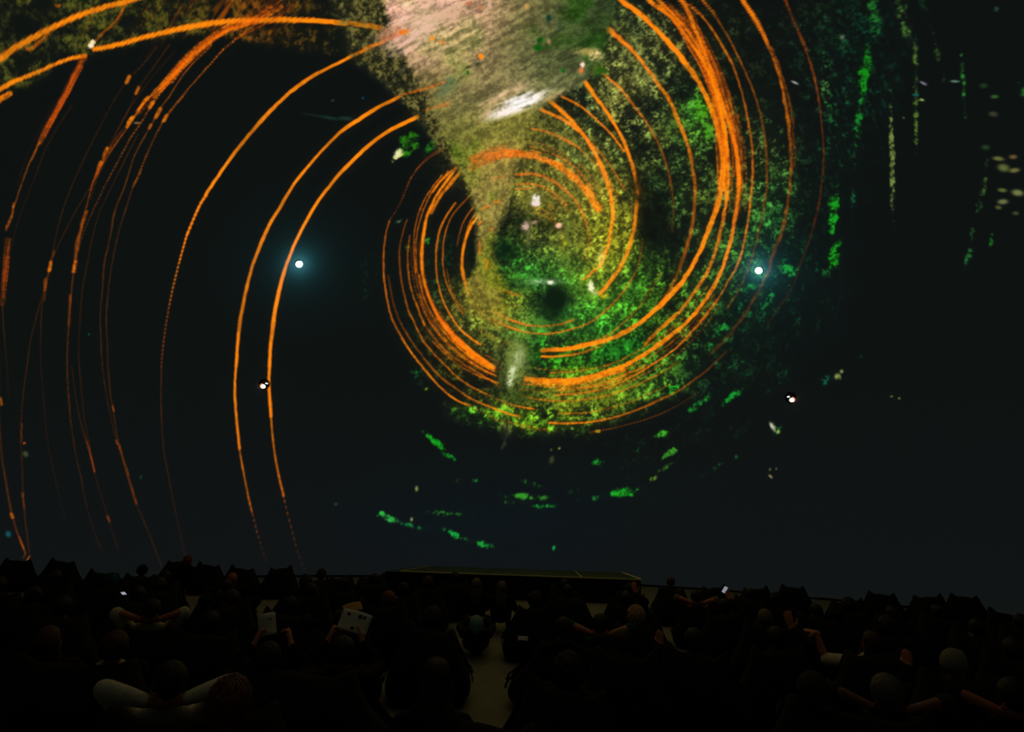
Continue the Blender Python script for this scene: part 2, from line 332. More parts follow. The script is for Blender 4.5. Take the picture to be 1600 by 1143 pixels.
    for x, y, rx, ry, rot, col, a in [           # pale drops and sparks
        (1560, 247, 6, 3, 4, (70, 84, 44), .8), (1583, 245, 6, 3.5, 0, (110, 84, 50), .8), (1560, 248, 9, 3, 8, (100, 100, 50), .8), (1568, 262, 9, 6, 10, (90, 96, 50), .9),
        (1585, 266, 8, 3.5, -6, (104, 104, 54), .9), (1566, 297, 7, 3, 6, (88, 96, 44), .9), (1590, 301, 9, 5, 8, (110, 116, 66), .9), (1567, 315, 8, 4, -4, (104, 108, 64), .9),
        (1560, 324, 5, 3, 8, (76, 78, 44), .9), (1587, 333, 5, 3, 0, (66, 70, 40), .8), (1554, 151, 6, 3, 0, (50, 92, 44), .8), (1552, 178, 7, 4, 6, (60, 60, 40), .8),
        (1537, 134, 6, 4, 0, (30, 70, 34), .6), (1540, 230, 6, 4, 0, (40, 66, 40), .7), (1242, 129, 6, 1.6, 25, (150, 160, 150), .9), (1443, 130, 6, 1.6, 25, (130, 120, 140), .9),
        (1492, 127, 7, 1.6, 4, (90, 130, 110), .9), (1440, 156, 4, 1.6, 10, (140, 170, 90), .95), (1431, 148, 5, 1.6, 5, (20, 110, 100), .8), (1502, 86, 1.5, 2, 0, (60, 130, 60), .8),
        (1557, 14, 3, 4, 0, (50, 90, 80), .6), (1412, 184, 1.5, 1.5, 0, (90, 110, 60), .8), (1316, 58, 4, 3, 40, (110, 110, 90), .7), (1307, 588, 3, 4, 0, (140, 150, 80), .8),
        (1315, 580, 2.5, 3, 0, (130, 150, 80), .8), (1393, 619, 2, 1.6, 0, (110, 110, 50), .8), (1405, 622, 2, 1.6, 0, (110, 120, 40), .8), (1206, 665, 2.5, 6, -30, (190, 190, 160), .9),
        (1216, 674, 2.5, 3, 0, (150, 170, 80), .9), (1204, 744, 1.6, 4, -50, (150, 140, 90), .8), (1203, 733, 1.3, 2, 0, (120, 130, 80), .7), (1213, 732, 1.3, 1.6, 0, (90, 130, 80), .7),
        (651, 763, 2.5, 4, 0, (130, 140, 70), .8), (643, 811, 2, 3, 0, (140, 150, 90), .8), (874, 700, 1.7, 1.7, 0, (130, 150, 40), .9), (862, 718, 4, 6, 20, (90, 90, 50), .5),
        (13, 834, 4, 5, -20, (10, 86, 92), .8), (40, 709, 4, 5, -40, (70, 80, 50), .7), (38, 692, 1.6, 2, 0, (190, 80, 30), .8), (220, 745, 1.4, 3, 0, (10, 70, 60), .7),
        (139, 522, 1.3, 1.3, 0, (10, 90, 80), .8), (525, 787, 3, 2, -20, (40, 80, 70), .6), (214, 192, 5, 1.6, 0, (120, 96, 60), .9), (567, 153, 2, 2, 0, (10, 80, 110), .6),
        (520, 157, 3, 2, 0, (70, 90, 90), .4), (515, 184, 14, 2.4, 12, (24, 60, 50), .6), (540, 185, 12, 3, 4, (30, 70, 56), .5), (490, 180, 20, 1.6, 10, (26, 50, 44), .4)]:
        sl, w = blob_w(x, y, rx, ry, rot, 1.6)
        if sl is None: continue
        img[sl] += (np.array(col, np.float32) - img[sl]) * np.clip(w * a * 1.2, 0, 1)[..., None]
    # ---------------- leafy belt across the upper left
    belt = poly_mask([(-200, 200), (-80, 178), (0, 150), (60, 128), (100, 100), (170, 80), (250, 62), (330, 54), (400, 66), (470, 78), (540, 86), (600, 112), (640, 100), (640, -200), (-200, -200)], 6)
    dens = belt * (.46 + .34 * NF['clump'])
    dark = np.exp(-((X - 20) / 60) ** 2 - ((Y - 40) / 30) ** 2) + np.exp(-((X - 90) / 40) ** 2 - ((Y - 92) / 18) ** 2) + .9 * np.exp(-((X - 520) / 60) ** 2 - ((Y - 30) / 40) ** 2)
    dens = dens * np.clip(1.02 - .8 * dark, 0, 1)
    a = np.clip(np.clip((NF['leaf'] - (1 - dens)) / .55, 0, 1) * (.25 + .35 * NF['soft']) + dens * (.25 + .7 * NF['clump'] * NF['mid']) * .75, 0, 1)[..., None]
    warm = np.clip((X - 150) / 250, 0, 1)[..., None] * np.exp(-((X - 400) / 120) ** 2)[..., None]
    C = (np.array([78., 78, 24]) * (1 - warm) + np.array([112., 66, 14]) * warm) * (.5 + .45 * NF['soft'] + .35 * NF['mid'])[..., None]
    img[:] = img + (C - img) * a
    a = (np.clip((NF['tang'] - .8) / .2, 0, 1) * np.exp(-((X - 330) / 130) ** 2 - ((Y - 20) / 34) ** 2) * .7)[..., None]
    img += (np.array([190., 84, 8]) - img) * a
    # ---------------- streaks behind the funnel, then the funnel, then streaks in front
    def S(pts, w, a0=1., a1=None, **k): stroke(img, pts, w, a0, a1, **k)
    # long faint threads of the far left
    faint = dict(rough=.25)
    S([(-60, 150), (0, 92), (50, 60), (110, 30), (160, 12), (200, 1), (260, -18), (340, -40)], 6.5, rough=.3)
    S([(-60, 174), (0, 139), (25, 126), (60, 112), (95, 96), (120, 89), (133, 87)], 5, .95, rough=.4)
    S([(-10, 163), (8, 150), (16, 146)], 5, .85, rough=.6)
    S([(147, 77), (190, 68), (240, 54), (300, 41), (350, 34), (400, 32), (450, 31), (500, 32.5), (540, 36), (570, 39), (597, 44)], 6.2, rough=.3)
    S([(0, 152), (12, 146)], 3, .6); S([(93, 8), (88, 10)], 3, .7); S([(76, 52), (50, 75), (42, 76)], 4, .5, .7)
    S([(260, -60), (230, -30), (200, 2), (180, 33), (160, 52), (147, 68)], 3, .75, .6, rough=.6)
    S([(150, 12), (138, 38), (128, 55)], 2, .35, .2)
    frayed(img, [(133, 89), (118, 116), (104, 144), (88, 172), (74, 198), (60, 226)], 9, 14, .55, .6, 7, 1.6)
    for off, aa, ww in ((0, .34, 5), (-2, .3, 8)):
        S([(133 + off * .8, 90), (120 + off, 112), (108 + off * .8, 137), (92 + off * .4, 166), (75, 196), (62, 222)], ww, aa, aa * .9, rough=.6, seed=off + 9)
    S([(62, 222), (52, 243), (42, 265), (33, 290)], 3, .75, .35, rough=.7); S([(33, 290), (22, 322)], 2.4, .4)
    S([(22, 318), (19, 335), (10, 358)], 3.4, .75, .55, rough=.8)
    frayed(img, [(13, 372), (10, 400), (6, 440), (3, 478)], 9, 9, .5, .45, 9, 1.7); S([(11, 375), (9, 410), (5, 450), (3, 474)], 8, .28, .26, rough=.5)
    S([(3, 475), (6, 520), (11, 575), (14, 620)], 1.6, .3, .1)
    S([(112, 165), (90, 198), (70, 235), (55, 275), (45, 300), (30, 340), (18, 385)], 1.5, .22, .16); S([(86, 160), (60, 205), (40, 250), (28, 290)], 1.3, .14)
    S([(245, 72), (222, 102), (200, 125), (178, 157), (155, 200), (135, 240), (114, 286), (100, 322), (90, 357), (82, 395)], 1.6, .3, .22, rough=.5)
    S([(202, 120), (198, 128)], 4, .8); S([(216, 137), (212, 146)], 4, .8); S([(265, 70), (240, 105), (214, 142), (195, 182), (170, 225)], 1.6, .32, .12)
    S([(275, 78), (245, 112), (205, 165), (170, 232), (145, 285), (118, 330), (100, 365), (85, 395)], 1.5, .2, .26)
    S([(85, 392), (78, 415), (72, 445), (68, 470)], 2.5, .5, .35, rough=.8); S([(80, 410), (77, 422)], 4.5, .75, rough=.8); S([(72, 436), (70, 452)], 4, .6, rough=.8)
    S([(70, 450), (58, 490), (48, 530), (42, 572), (36, 620), (33, 665), (34, 720), (36, 775), (40, 815), (46, 862)], 1.7, .26, .3)
    S([(34, 662), (33, 690)], 2, .35); S([(35, 770), (38, 795)], 2.2, .45, .3); S([(66, 470), (64, 520), (64, 572), (68, 625), (73, 680), (82, 725), (92, 772), (102, 812)], 1.5, .26, .1)
    S([(-2, 640), (0, 680), (3, 715), (9, 750), (18, 800), (30, 840), (40, 866), (46, 892)], 2, .3, .5); S([(18, 802), (20, 808)], 4, .7); S([(1, 622), (3, 632)], 3, .6)
    S([(-4, 470), (-2, 560), (-1, 640)], 3, .4, .2); S([(30, 838), (37, 856)], 2.6, .55); S([(40, 868), (46, 882)], 3, .5)
    # the frayed orange bundle
    S([(420, 20), (385, 38), (350, 50), (322, 70), (300, 88), (272, 115), (250, 137)], 4, .7, .95, rough=.9)
    frayed(img, [(440, 8), (396, 34), (360, 44), (330, 62), (306, 82), (285, 102), (262, 128), (240, 152), (216, 178), (196, 206)], 13, 16, .75, .8, 3)
    frayed(img, [(306, 80), (285, 100), (262, 127), (240, 150)], 6, 6, .95, .95, 4, 2.2)
    frayed(img, [(480, -30), (430, 8), (390, 36), (350, 62)], 40, 12, .5, .4, 5)
    frayed(img, [(330, -60), (280, -10), (235, 40), (190, 95)], 70, 10, .3, .15, 6, 1.3)
    S([(262, 126), (245, 142), (228, 158), (216, 174), (203, 194)], 3, .6, .8, rough=.8); S([(230, 152), (222, 164), (217, 172)], 4.4, .95, .7, rough=.8); S([(206, 184), (198, 198)], 4.4, .9, .7, rough=.7)
    S([(203, 194), (190, 212), (175, 232), (162, 252), (152, 272), (144, 290), (133, 330), (125, 365), (117, 410), (112, 450), (108, 495), (106, 535), (105, 575), (107, 620), (112, 670), (118, 710), (126, 745), (135, 790), (147, 828), (158, 858)], 2.2, .6, .14, rough=.7)
    S([(168, 232), (161, 246)], 4, .85, .6, rough=.9); S([(157, 254), (150, 274)], 4, .75, .6, rough=1.); frayed(img, [(206, 190), (176, 230), (152, 274), (136, 322)], 7, 6, .5, .5, 8, 1.4)
    S([(135, 330), (125, 362), (119, 395), (116, 424)], 4, .45, .5, rough=.6); S([(118, 408), (115, 424)], 5, .8, rough=.8); S([(110, 462), (108, 480), (107, 510)], 4, .42, .3, rough=.6)
    S([(300, 92), (262, 132), (236, 165), (222, 188), (205, 214), (190, 242), (172, 275), (152, 315), (132, 358), (122, 392)], 2.4, .75, .35, dash=6, rough=.7); S([(239, 160), (234, 168)], 5, .8)
    S([(330, 70), (290, 112), (266, 148), (248, 172), (238, 192), (223, 218), (208, 248), (195, 290), (180, 328), (172, 370), (163, 410), (160, 450), (157, 490), (158, 530), (160, 572), (167, 620), (176, 665), (186, 700)], 1.9, .6, .24, rough=.6)
    S([(250, 170), (242, 184)], 4, .75, rough=.9); S([(235, 195), (233, 200)], 4, .6)
    S([(400, 36), (372, 58), (345, 82), (315, 115), (285, 150), (258, 185), (245, 208), (230, 240), (216, 274), (207, 294)], 2.8, .8, .55, dash=5, rough=.6); S([(260, 180), (256, 188)], 4.5, .8)
    S([(207, 294), (198, 322), (187, 357), (178, 395), (172, 430), (168, 465), (166, 500), (168, 540), (169, 572), (172, 610), (177, 640), (184, 685), (191, 715), (200, 748), (212, 785), (222, 808), (234, 836), (246, 868), (252, 884)], 1.7, .36, .25, rough=.5)
    S([(186, 695), (194, 722), (203, 752), (213, 786)], 3, .36, .4, rough=.7); S([(181, 688), (184, 694)], 2.5, .5); S([(176, 634), (178, 642)], 2, .5)
    S([(215, 210), (195, 250), (175, 290), (155, 332), (145, 370), (137, 410), (130, 445), (127, 470), (125, 500), (123, 540), (124, 572), (128, 620), (132, 655), (139, 692), (147, 735), (160, 780), (172, 820), (183, 855)], 1.6, .26, .2)
    S([(112, 572), (119, 625), (129, 670), (139, 702), (148, 738)], 1.6, .24, .3); S([(136, 690), (142, 712), (148, 736)], 2.6, .3, .4); S([(168, 806), (171, 814)], 2.5, .4)
    S([(252, 572), (252, 640), (256, 700), (264, 745), (272, 790), (281, 832), (289, 868)], 1.6, .34, .14)
    # the three bare arcs
    S([(597, 66), (570, 78), (545, 90), (520, 103), (490, 118), (460, 139), (430, 166), (400, 198), (370, 234), (340, 276), (322, 304)], 4.4, .95, rough=.3)
    S([(322, 304), (310, 325), (293, 365), (280, 410)], 2.8, .95, .5, rough=.2); S([(322, 304), (310, 325), (293, 365)], 4, .8, .85, dash=7, rough=.2); S([(293, 365), (280, 410), (270, 450), (262, 490), (256, 530), (252, 572)], 3, .95, .3, dash=6.5, rough=.2)
    S([(622, 152), (585, 171), (557, 189), (532, 206), (507, 231), (485, 255), (460, 286), (440, 319), (418, 356), (400, 400), (390, 432), (380, 475), (373, 520), (369, 572)], 4.2, .98, .9, rough=.25)
    S([(373, 520), (369, 572), (367, 610), (370, 660), (374, 700)], 3.1, .98, .9, rough=.2); S([(370, 660), (374, 700), (381, 740), (388, 775), (394, 800)], 2.3, .95, .7, rough=.3)
    S([(388, 775), (394, 800), (399, 820), (406, 845), (416, 876)], 1.6, .75, .2, dash=9, rough=.4)
    S([(652, 182), (610, 203), (580, 224), (555, 247), (535, 267), (518, 287), (498, 313), (478, 346), (463, 376), (453, 400), (444, 425), (436, 455), (428, 495), (423, 535), (421, 572)], 4.6, 1, .95, rough=.2)
    S([(423, 535), (421, 572), (420, 600), (423, 650)], 3.5, 1, .95, rough=.2); S([(420, 600), (423, 650), (428, 700), (435, 740), (443, 775)], 2.7, 1, .75, rough=.25)
    S([(435, 740), (443, 775), (450, 805), (458, 835), (464, 858), (476, 890)], 1.8, .8, .2, dash=10, rough=.4)
    # left flank of the whirl
    Y2 = (214, 120, 10)
    S([(697, 232), (676, 243), (658, 257), (642, 278), (625, 318), (608, 345)], 2.2, .7, .35, dash=5, rough=.7); S([(690, 232), (668, 246), (650, 266)], 1.4, .4)
    S([(608, 345), (602, 368), (599, 400), (600, 430), (604, 462), (612, 495), (625, 521), (640, 546), (658, 570), (676, 592), (695, 611), (714, 625), (730, 632)], 2.6, .55, .98, rough=.5)
    S([(732, 632), (770, 652), (800, 660), (830, 667), (856, 671)], 2.4, .5, .7, dash=11, rough=.8)
    S([(607, 430), (612, 460), (620, 490), (635, 520), (652, 545), (672, 571), (690, 590), (710, 605), (735, 622), (757, 632), (790, 645), (812, 650)], 2.6, .35, .85, rough=.6)
    S([(636, 343), (630, 362), (625, 386), (625, 410), (628, 440), (637, 480), (648, 505), (660, 530), (680, 555), (697, 572), (715, 589), (745, 608), (769, 619)], 2.6, .5, .85, rough=.55)
    S([(775, 622), (800, 632), (834, 639)], 3, .5, .95, rough=.5)
    S([(640, 368), (637, 398), (638, 426), (643, 455), (652, 480), (663, 507)], 2.6, .6, .7, rough=.6); S([(663, 507), (690, 541), (712, 560), (737, 576), (768, 594), (780, 604)], 2.6, .6, .7, rough=.8)
    S([(690, 274), (668, 304), (655, 331), (648, 360), (647, 395), (650, 425)], 2.6, .85, .6, rough=.6); S([(700, 268), (676, 298), (660, 332), (652, 365), (650, 400), (653, 430), (660, 458)], 2.2, .85, .5, rough=.7)
    S([(712, 262), (700, 280), (683, 304), (668, 336), (661, 370), (659, 400), (660, 424), (666, 450), (676, 477), (690, 501), (712, 526), (740, 550), (772, 574)], 3.8, .95, 1, rough=.4)
    S([(720, 268), (702, 288), (686, 310), (674, 332)], 4, .95, .6, rough=.5); S([(706, 266), (690, 282), (676, 300)], 3, .9, .7, rough=.5)
    S([(655, 430), (663, 466), (676, 494), (695, 520), (720, 545), (746, 566), (772, 580)], 3, .5, .95, rough=.6); S([(684, 496), (712, 530), (740, 555), (770, 575)], 5, .7, 1, rough=.5); frayed(img, [(668, 462), (690, 502), (714, 532), (742, 558), (774, 580)], 12, 8, .6, .9, 14, 1.7)
    S([(655, 460), (668, 496), (690, 526), (716, 552), (745, 572), (776, 588)], 2.4, .6, .9, rough=.7); S([(676, 534), (700, 556), (730, 578), (760, 592), (778, 598)], 2.6, .6, .8, rough=.8)
    S([(711, 317), (698, 336), (687, 360), (682, 390), (682, 425), (688, 455), (700, 485), (716, 510), (735, 528), (751, 538)], 2.7, .75, .9, rough=.5)
    S([(735, 305), (712, 330), (700, 351), (693, 380), (692, 415), (697, 440), (708, 465), (723, 490)], 2.3, .55, .85, rough=.5); S([(698, 420), (705, 452), (716, 474), (727, 486)], 2, .5, .7, dash=4)
    S([(741, 322), (726, 343), (718, 364), (714, 384)], 2, .8, .4, rough=.4); S([(744, 331), (733, 350), (727, 368)], 2.6, .8, .6, rough=.5)
    S([(747, 338), (734, 356), (726, 378), (722, 402), (723, 425), (728, 446), (733, 460)], 4, .98, .85, rough=.4)
    # right-hand streaks
    S([(940, -60), (968, -2), (990, 14), (1020, 40), (1050, 72), (1070, 97), (1090, 125), (1105, 155), (1118, 190), (1126, 225), (1129, 255), (1127, 286), (1122, 318), (1110, 353), (1092, 396), (1065, 441), (1037, 471), (1000, 503), (960, 526), (920, 538), (882, 545), (847, 547)], 5.6, 1, .95, rough=.45)
    S([(968, -2), (990, 14), (1020, 40), (1050, 72), (1070, 97)], 6, .9, .9, rough=.6)
    S([(985, -50), (1015, 0), (1036, 16), (1056, 34), (1076, 62), (1096, 92), (1110, 122), (1122, 155), (1131, 195), (1134, 235), (1132, 286), (1137, 310)], 5, .95, .95, rough=.5)
    frayed(img, [(1030, -10), (1060, 26), (1086, 66), (1106, 106), (1122, 150), (1134, 200), (1139, 250), (1138, 300)], 26, 18, .7, .7, 12, 1.8)
    S([(1010, -40), (1030, 0), (1050, 20), (1072, 45), (1090, 74), (1104, 104), (1116, 134), (1126, 170), (1134, 214), (1138, 250), (1137, 286), (1132, 331), (1122, 378), (1107, 421), (1087, 453), (1065, 483), (1032, 513), (1008, 537)], 4.4, .9, .8, rough=.5)
    S([(1050, -30), (1066, 0), (1078, 25), (1092, 60), (1106, 95), (1120, 135), (1134, 178), (1146, 216), (1152, 250), (1154, 293), (1147, 346), (1137, 393), (1122, 433), (1100, 471), (1075, 501), (1045, 526), (1012, 550), (975, 571), (937, 584), (900, 592), (862, 594), (821, 591)], 4.8, .92, .98, rough=.5)
    S([(1080, 6), (1092, 44), (1108, 90), (1124, 132), (1142, 182), (1152, 236)], 3, .5, .6, dash=5, rough=1., seed=7)
    S([(1060, -10), (1084, 30), (1100, 66), (1118, 104), (1132, 150), (1144, 200), (1150, 250)], 3, .6, .7, rough=.9)
    S([(1075, -30), (1098, 0), (1117, 24), (1142, 65), (1162, 107), (1177, 142), (1189, 180), (1196, 226), (1198, 265), (1197, 301), (1185, 366), (1172, 411), (1155, 451), (1136, 482)], 3, .85, .32, rough=.6, hot=(235, 118, 8))
    S([(1060, 0), (1085, 14), (1108, 40), (1130, 74), (1147, 108), (1160, 150), (1170, 195), (1176, 240), (1175, 293), (1167, 353), (1155, 406), (1137, 441), (1117, 473), (1087, 511), (1057, 543), (1022, 568), (985, 590), (950, 604), (912, 613), (867, 617)], 3, .8, .75, rough=.6)
    S([(1150, 180), (1158, 230), (1159, 280), (1150, 340), (1140, 380)], 4, .4, .45, rough=.9); S([(1145, 212), (1153, 250), (1155, 290)], 5, .7, .7, rough=.6)
    S([(1140, -40), (1160, 0), (1180, 30), (1198, 66), (1212, 102), (1222, 136), (1230, 180), (1235, 220), (1236, 250), (1234, 290), (1228, 335), (1222, 360), (1213, 385), (1204, 407), (1200, 424), (1182, 461), (1162, 493), (1135, 528), (1110, 552)], 4, .9, .22, rough=.7)
    S([(1206, 74), (1222, 118), (1234, 165), (1240, 210), (1241, 260)], 3.4, .55, .35, rough=1.); S([(1160, 0), (1180, 30), (1198, 66)], 5.5, .9, .7, rough=.6)
    S([(1215, -30), (1227, 0), (1240, 32), (1255, 67), (1265, 95), (1273, 124), (1280, 160), (1285, 200), (1287, 240), (1284, 286), (1279, 322), (1270, 356), (1260, 388), (1250, 415), (1240, 445), (1225, 470), (1200, 505)], 2.9, .8, .12, rough=.7, hot=(222, 92, 12))
    S([(950, 46), (985, 75), (1010, 105), (1030, 133), (1048, 160), (1060, 190), (1071, 216), (1079, 246), (1085, 286), (1085, 320), (1082, 350), (1073, 385), (1065, 410), (1056, 432), (1045, 455), (1030, 478)], 4.4, .98, .4, rough=.45); S([(950, 46), (970, 62), (990, 80)], 5.5, .9, .6, rough=.6)
    S([(925, 101), (950, 122), (970, 140), (990, 165), (1010, 191), (1025, 217), (1038, 247), (1048, 286), (1052, 322), (1050, 362)], 3, .95, .22, rough=.6)
    S([(915, 128), (930, 150), (950, 178), (970, 211), (982, 240), (990, 265), (996, 300), (994, 330), (990, 360), (982, 388), (973, 410), (960, 430), (945, 450), (937, 458)], 4.6, .95, .95, rough=.35)
    S([(878, 150), (910, 168), (935, 190), (955, 210), (975, 236)], 3, .9, .8, rough=.5)
    S([(851, 152), (870, 167), (895, 190), (915, 215), (930, 240), (943, 265), (951, 290), (957, 320), (957, 345), (952, 373), (945, 398), (937, 416)], 5, .98, .95, rough=.4)
    S([(845, 171), (880, 187), (903, 204)], 4, .95, .8, rough=.5); S([(907, 205), (930, 230), (950, 253), (964, 274), (976, 296)], 2.6, .8, .6, rough=.6)
    S([(951, 282), (960, 300), (966, 314)], 2.4, .6, .3); S([(990, 270), (997, 285), (1001, 300)], 3, .6, .2)
    S([(930, 420), (922, 428), (912, 436)], 4.4, .85, .7, rough=.8); S([(830, 201), (858, 207), (880, 217), (905, 231)], 3.6, .75, .8, rough=.7)
    S([(905, 231), (920, 246), (934, 262), (946, 282)], 2.6, .5, .4, rough=.8); S([(822, 220), (850, 226), (875, 237), (890, 246)], 2.4, .75, .6, rough=.8); S([(828, 229), (852, 235), (878, 247), (900, 264), (918, 284), (933, 306)], 2.6, .8, .5, dash=9, rough=.9)
    S([(830, 235), (852, 241)], 2.6, .8, rough=.8); S([(864, 240), (885, 252), (905, 268), (922, 288)], 2.6, .7, .4, rough=1.); S([(905, 256), (920, 272), (936, 294), (942, 305)], 2.4, .6, .3, rough=.9)
    S([(817, 241), (836, 244), (853, 250)], 8, .85, .95, rough=.6); S([(858, 252), (876, 262), (896, 276), (912, 294), (926, 312), (935, 326)], 9, .95, .8, rough=.6)
    S([(806, 272), (835, 272), (856, 279), (876, 291), (895, 308), (908, 328), (917, 350), (921, 372), (919, 392), (915, 408)], 3.4, .85, .45, rough=.45); S([(820, 268), (846, 272), (866, 282), (885, 298)], 2.2, .7, .5, dash=7)
    S([(808, 288), (836, 288), (856, 296), (872, 306), (886, 320)], 2.4, .85, .6, rough=.5); S([(806, 295), (836, 294)], 2.6, .75, .6); S([(862, 306), (876, 316), (889, 330)], 2, .7, .4)
    S([(832, 323), (848, 327), (860, 335), (870, 348), (876, 364), (880, 380), (882, 392)], 1.9, .7, .3, hot=(220, 140, 10)); S([(838, 331), (855, 339), (868, 350)], 1.9, .7, .5, hot=(220, 140, 10)); S([(857, 319), (870, 329)], 2, .7, .3)
    main = [(1036, 10), (1060, 34), (1084, 68), (1104, 108), (1120, 150), (1131, 195), (1136, 240), (1135, 286), (1130, 330)]
    for i, o in enumerate((-14, -8, 9, 16, 24, 32)):
        S([(x + o * (.4 + .6 * y / 300) , y) for x, y in main], 2.6, .55, .45, rough=.9, seed=60 + i, dash=(0, 7, 0, 6, 0, 8)[i])
    low = [(1110, 450), (1085, 484), (1050, 520), (1010, 547), (965, 570), (915, 583), (862, 588)]
    for i, o in enumerate((-5, 5, 10, 15, 21, 28)):
        S([(x + o * .5, y + o) for x, y in low], 2.2, .35, .7, rough=.9, seed=80 + i, dash=(0, 9, 0, 7, 0, 6)[i])
    lft = [(652, 380), (654, 420), (664, 462), (684, 502), (714, 538), (748, 564), (774, 580)]
    for i, o in enumerate((-12, -7, 4, 9)):
        S([(x + o * .8, y - o * .5) for x, y in lft], 2., .4, .6, rough=.8, seed=90 + i, dash=(6, 0, 0, 5)[i])
    # lower streaks
    S([(1005, 371), (1001, 398), (992, 426), (975, 453), (955, 476), (925, 501), (895, 513), (862, 521), (837, 521), (818, 518), (795, 511), (770, 498)], 2.8, .35, .95, rough=.45)
    S([(1032, 426), (1020, 448), (1000, 478), (975, 503), (950, 523), (912, 538), (880, 546)], 2.6, .3, .9, rough=.5); S([(896, 500), (870, 507), (837, 509), (815, 505), (790, 496), (770, 486)], 3, .8, .85, rough=.55)
    S([(985, 440), (975, 455), (960, 470)], 2, .5, .3, hot=(200, 140, 10)); S([(940, 540), (905, 552), (867, 557), (846, 557)], 3, .5, .98, rough=.4)
    S([(835, 574), (862, 578), (900, 576), (924, 572)], 2.2, .7, .4, dash=8); S([(821, 594), (862, 599), (900, 597), (937, 589), (975, 577)], 5.5, .9, .8, rough=.6); S([(818, 599), (850, 603), (875, 605), (912, 603), (950, 595), (985, 582), (1010, 570)], 2.8, .7, .8, rough=.8)
    S([(812, 608), (845, 612), (880, 611), (915, 607), (950, 599)], 2.4, .6, .7, dash=9, rough=1.); S([(811, 617), (837, 623), (875, 626), (912, 624), (950, 617), (975, 609), (1000, 599), (1037, 580), (1060, 565)], 2.8, .8, .5, rough=.6, hot=(232, 140, 10))
    S([(872, 645), (912, 645), (950, 638), (985, 628), (1012, 616), (1046, 600)], 2.4, .75, .5, rough=.6, hot=(220, 140, 10)); S([(1135, 548), (1110, 573), (1090, 589), (1062, 609), (1032, 624), (1000, 638), (962, 651), (925, 659), (887, 661), (858, 660)], 2.8, .3, .98, rough=.45)
    S([(1092, 612), (1060, 632), (1030, 647), (995, 659), (960, 668), (920, 675)], 1.8, .3, .62, dash=5); S([(815, 669), (845, 672), (880, 675)], 2, .55, .4, dash=13, hot=(190, 110, 10)); S([(932, 673), (936, 673)], 4, .8, hot=(190, 150, 20))
    S([(1010, 537), (1000, 545), (985, 556)], 1.8, .5, .2, hot=(200, 150, 10)); S([(780, 450), (794, 456), (812, 462)], 4, .85, .6, rough=.8); S([(742, 474), (754, 488), (764, 498), (778, 508)], 2.6, .7, .7, rough=.8)
    S([(772, 486), (788, 496), (806, 503), (826, 508)], 3, .8, .7, rough=.7); S([(782, 506), (800, 512), (818, 518)], 2.8, .8, .7); S([(750, 511), (770, 524), (795, 537)], 2.2, .6, .6, dash=7); S([(748, 516), (765, 528), (785, 540)], 2, .5, .4)
    S([(770, 470), (790, 476), (810, 480)], 4, .4, .3, rough=1., hot=(190, 150, 20)); S([(760, 555), (780, 566)], 2.4, .5, .3)
    # ---------------- the funnel: a twisting trunk of earth and grass
    fun = poly_mask([(560, -200), (606, 20), (618, 60), (648, 112), (668, 156), (686, 192), (703, 232), (722, 264), (736, 298), (746, 340), (749, 380), (746, 420), (730, 452), (738, 486), (762, 510), (790, 520),
                     (800, 500), (786, 470), (792, 444), (780, 420), (773, 396), (776, 366), (790, 338), (801, 300), (808, 260), (822, 215), (838, 180), (852, 168), (880, 150), (905, 136), (930, 116), (945, 92), (950, 60), (962, 10), (1010, -200)], 7)
    fringe = poly_mask([(470, -200), (535, 50), (552, 92), (604, 132), (646, 174), (697, 242), (735, 306), (760, 300), (730, 200), (700, 120), (660, 40), (640, -200)], 7)
    a = np.clip((NF['leaf'] - (1 - fringe * .78)) / .45, 0, 1)[..., None]
    C = np.array([100., 94, 46]) * (.4 + .75 * NF['soft'])[..., None]
    img[:] = img + (C - img) * np.clip(a * .45 + (fringe * .8)[..., None] * (.45 + .6 * NF['mid'])[..., None], 0, 1)
    for x, y, rx, ry, rot, col, k in [(800, 200, 60, 34, 0, (112, 112, 42), .85), (850, 230, 70, 44, 15, (98, 98, 38), .9), (900, 270, 60, 60, 20, (92, 92, 34), .8), (850, 300, 60, 44, 0, (96, 98, 38), .8), (890, 340, 50, 60, 0, (96, 100, 36), .8), (840, 200, 60, 20, 10, (104, 104, 40), .7), (760, 250, 60, 40, 0, (120, 108, 44), .7), (810, 290, 40, 40, 0, (104, 104, 40), .6), (740, 480, 44, 40, 20, (112, 104, 34), .75),
        (790, 480, 60, 34, 10, (120, 124, 34), .7), (770, 530, 40, 30, 20, (100, 104, 34), .6), (930, 320, 50, 70, 0, (100, 98, 32), .8), (945, 380, 36, 62, 8, (144, 146, 30), .95), (860, 420, 80, 34, 0, (54, 112, 34), .95), (960, 60, 40, 70, 0, (56, 66, 34), .5),
        (840, 500, 80, 30, 0, (56, 120, 38), .95), (920, 470, 60, 60, -20, (50, 120, 32), .9), (960, 500, 60, 40, -30, (30, 96, 24), .6), (1000, 420, 30, 60, 20, (44, 84, 24), .5), (890, 610, 90, 20, -6, (110, 120, 30), .6), (806, 562, 26, 44, 8, (104, 116, 48), .9), (700, 545, 50, 14, 42, (110, 80, 14), .4), (880, 390, 50, 30, 0, (84, 96, 40), .5)]:
        sl, w = blob_w(x, y, rx, ry, rot, 1.2)
        a = np.clip(w * k * (.45 + .7 * NF['soft'][sl]) * (.6 + .5 * NF['mid'][sl]), 0, 1)[..., None]
        C = np.array(col, np.float32) * (.75 + .45 * NF['soft'][sl])[..., None]
        img[sl] += (np.maximum(C, img[sl]) - img[sl]) * a
    base = np.zeros((CH, CW, 3), np.float32); W = np.full((CH, CW), 1e-4, np.float32)
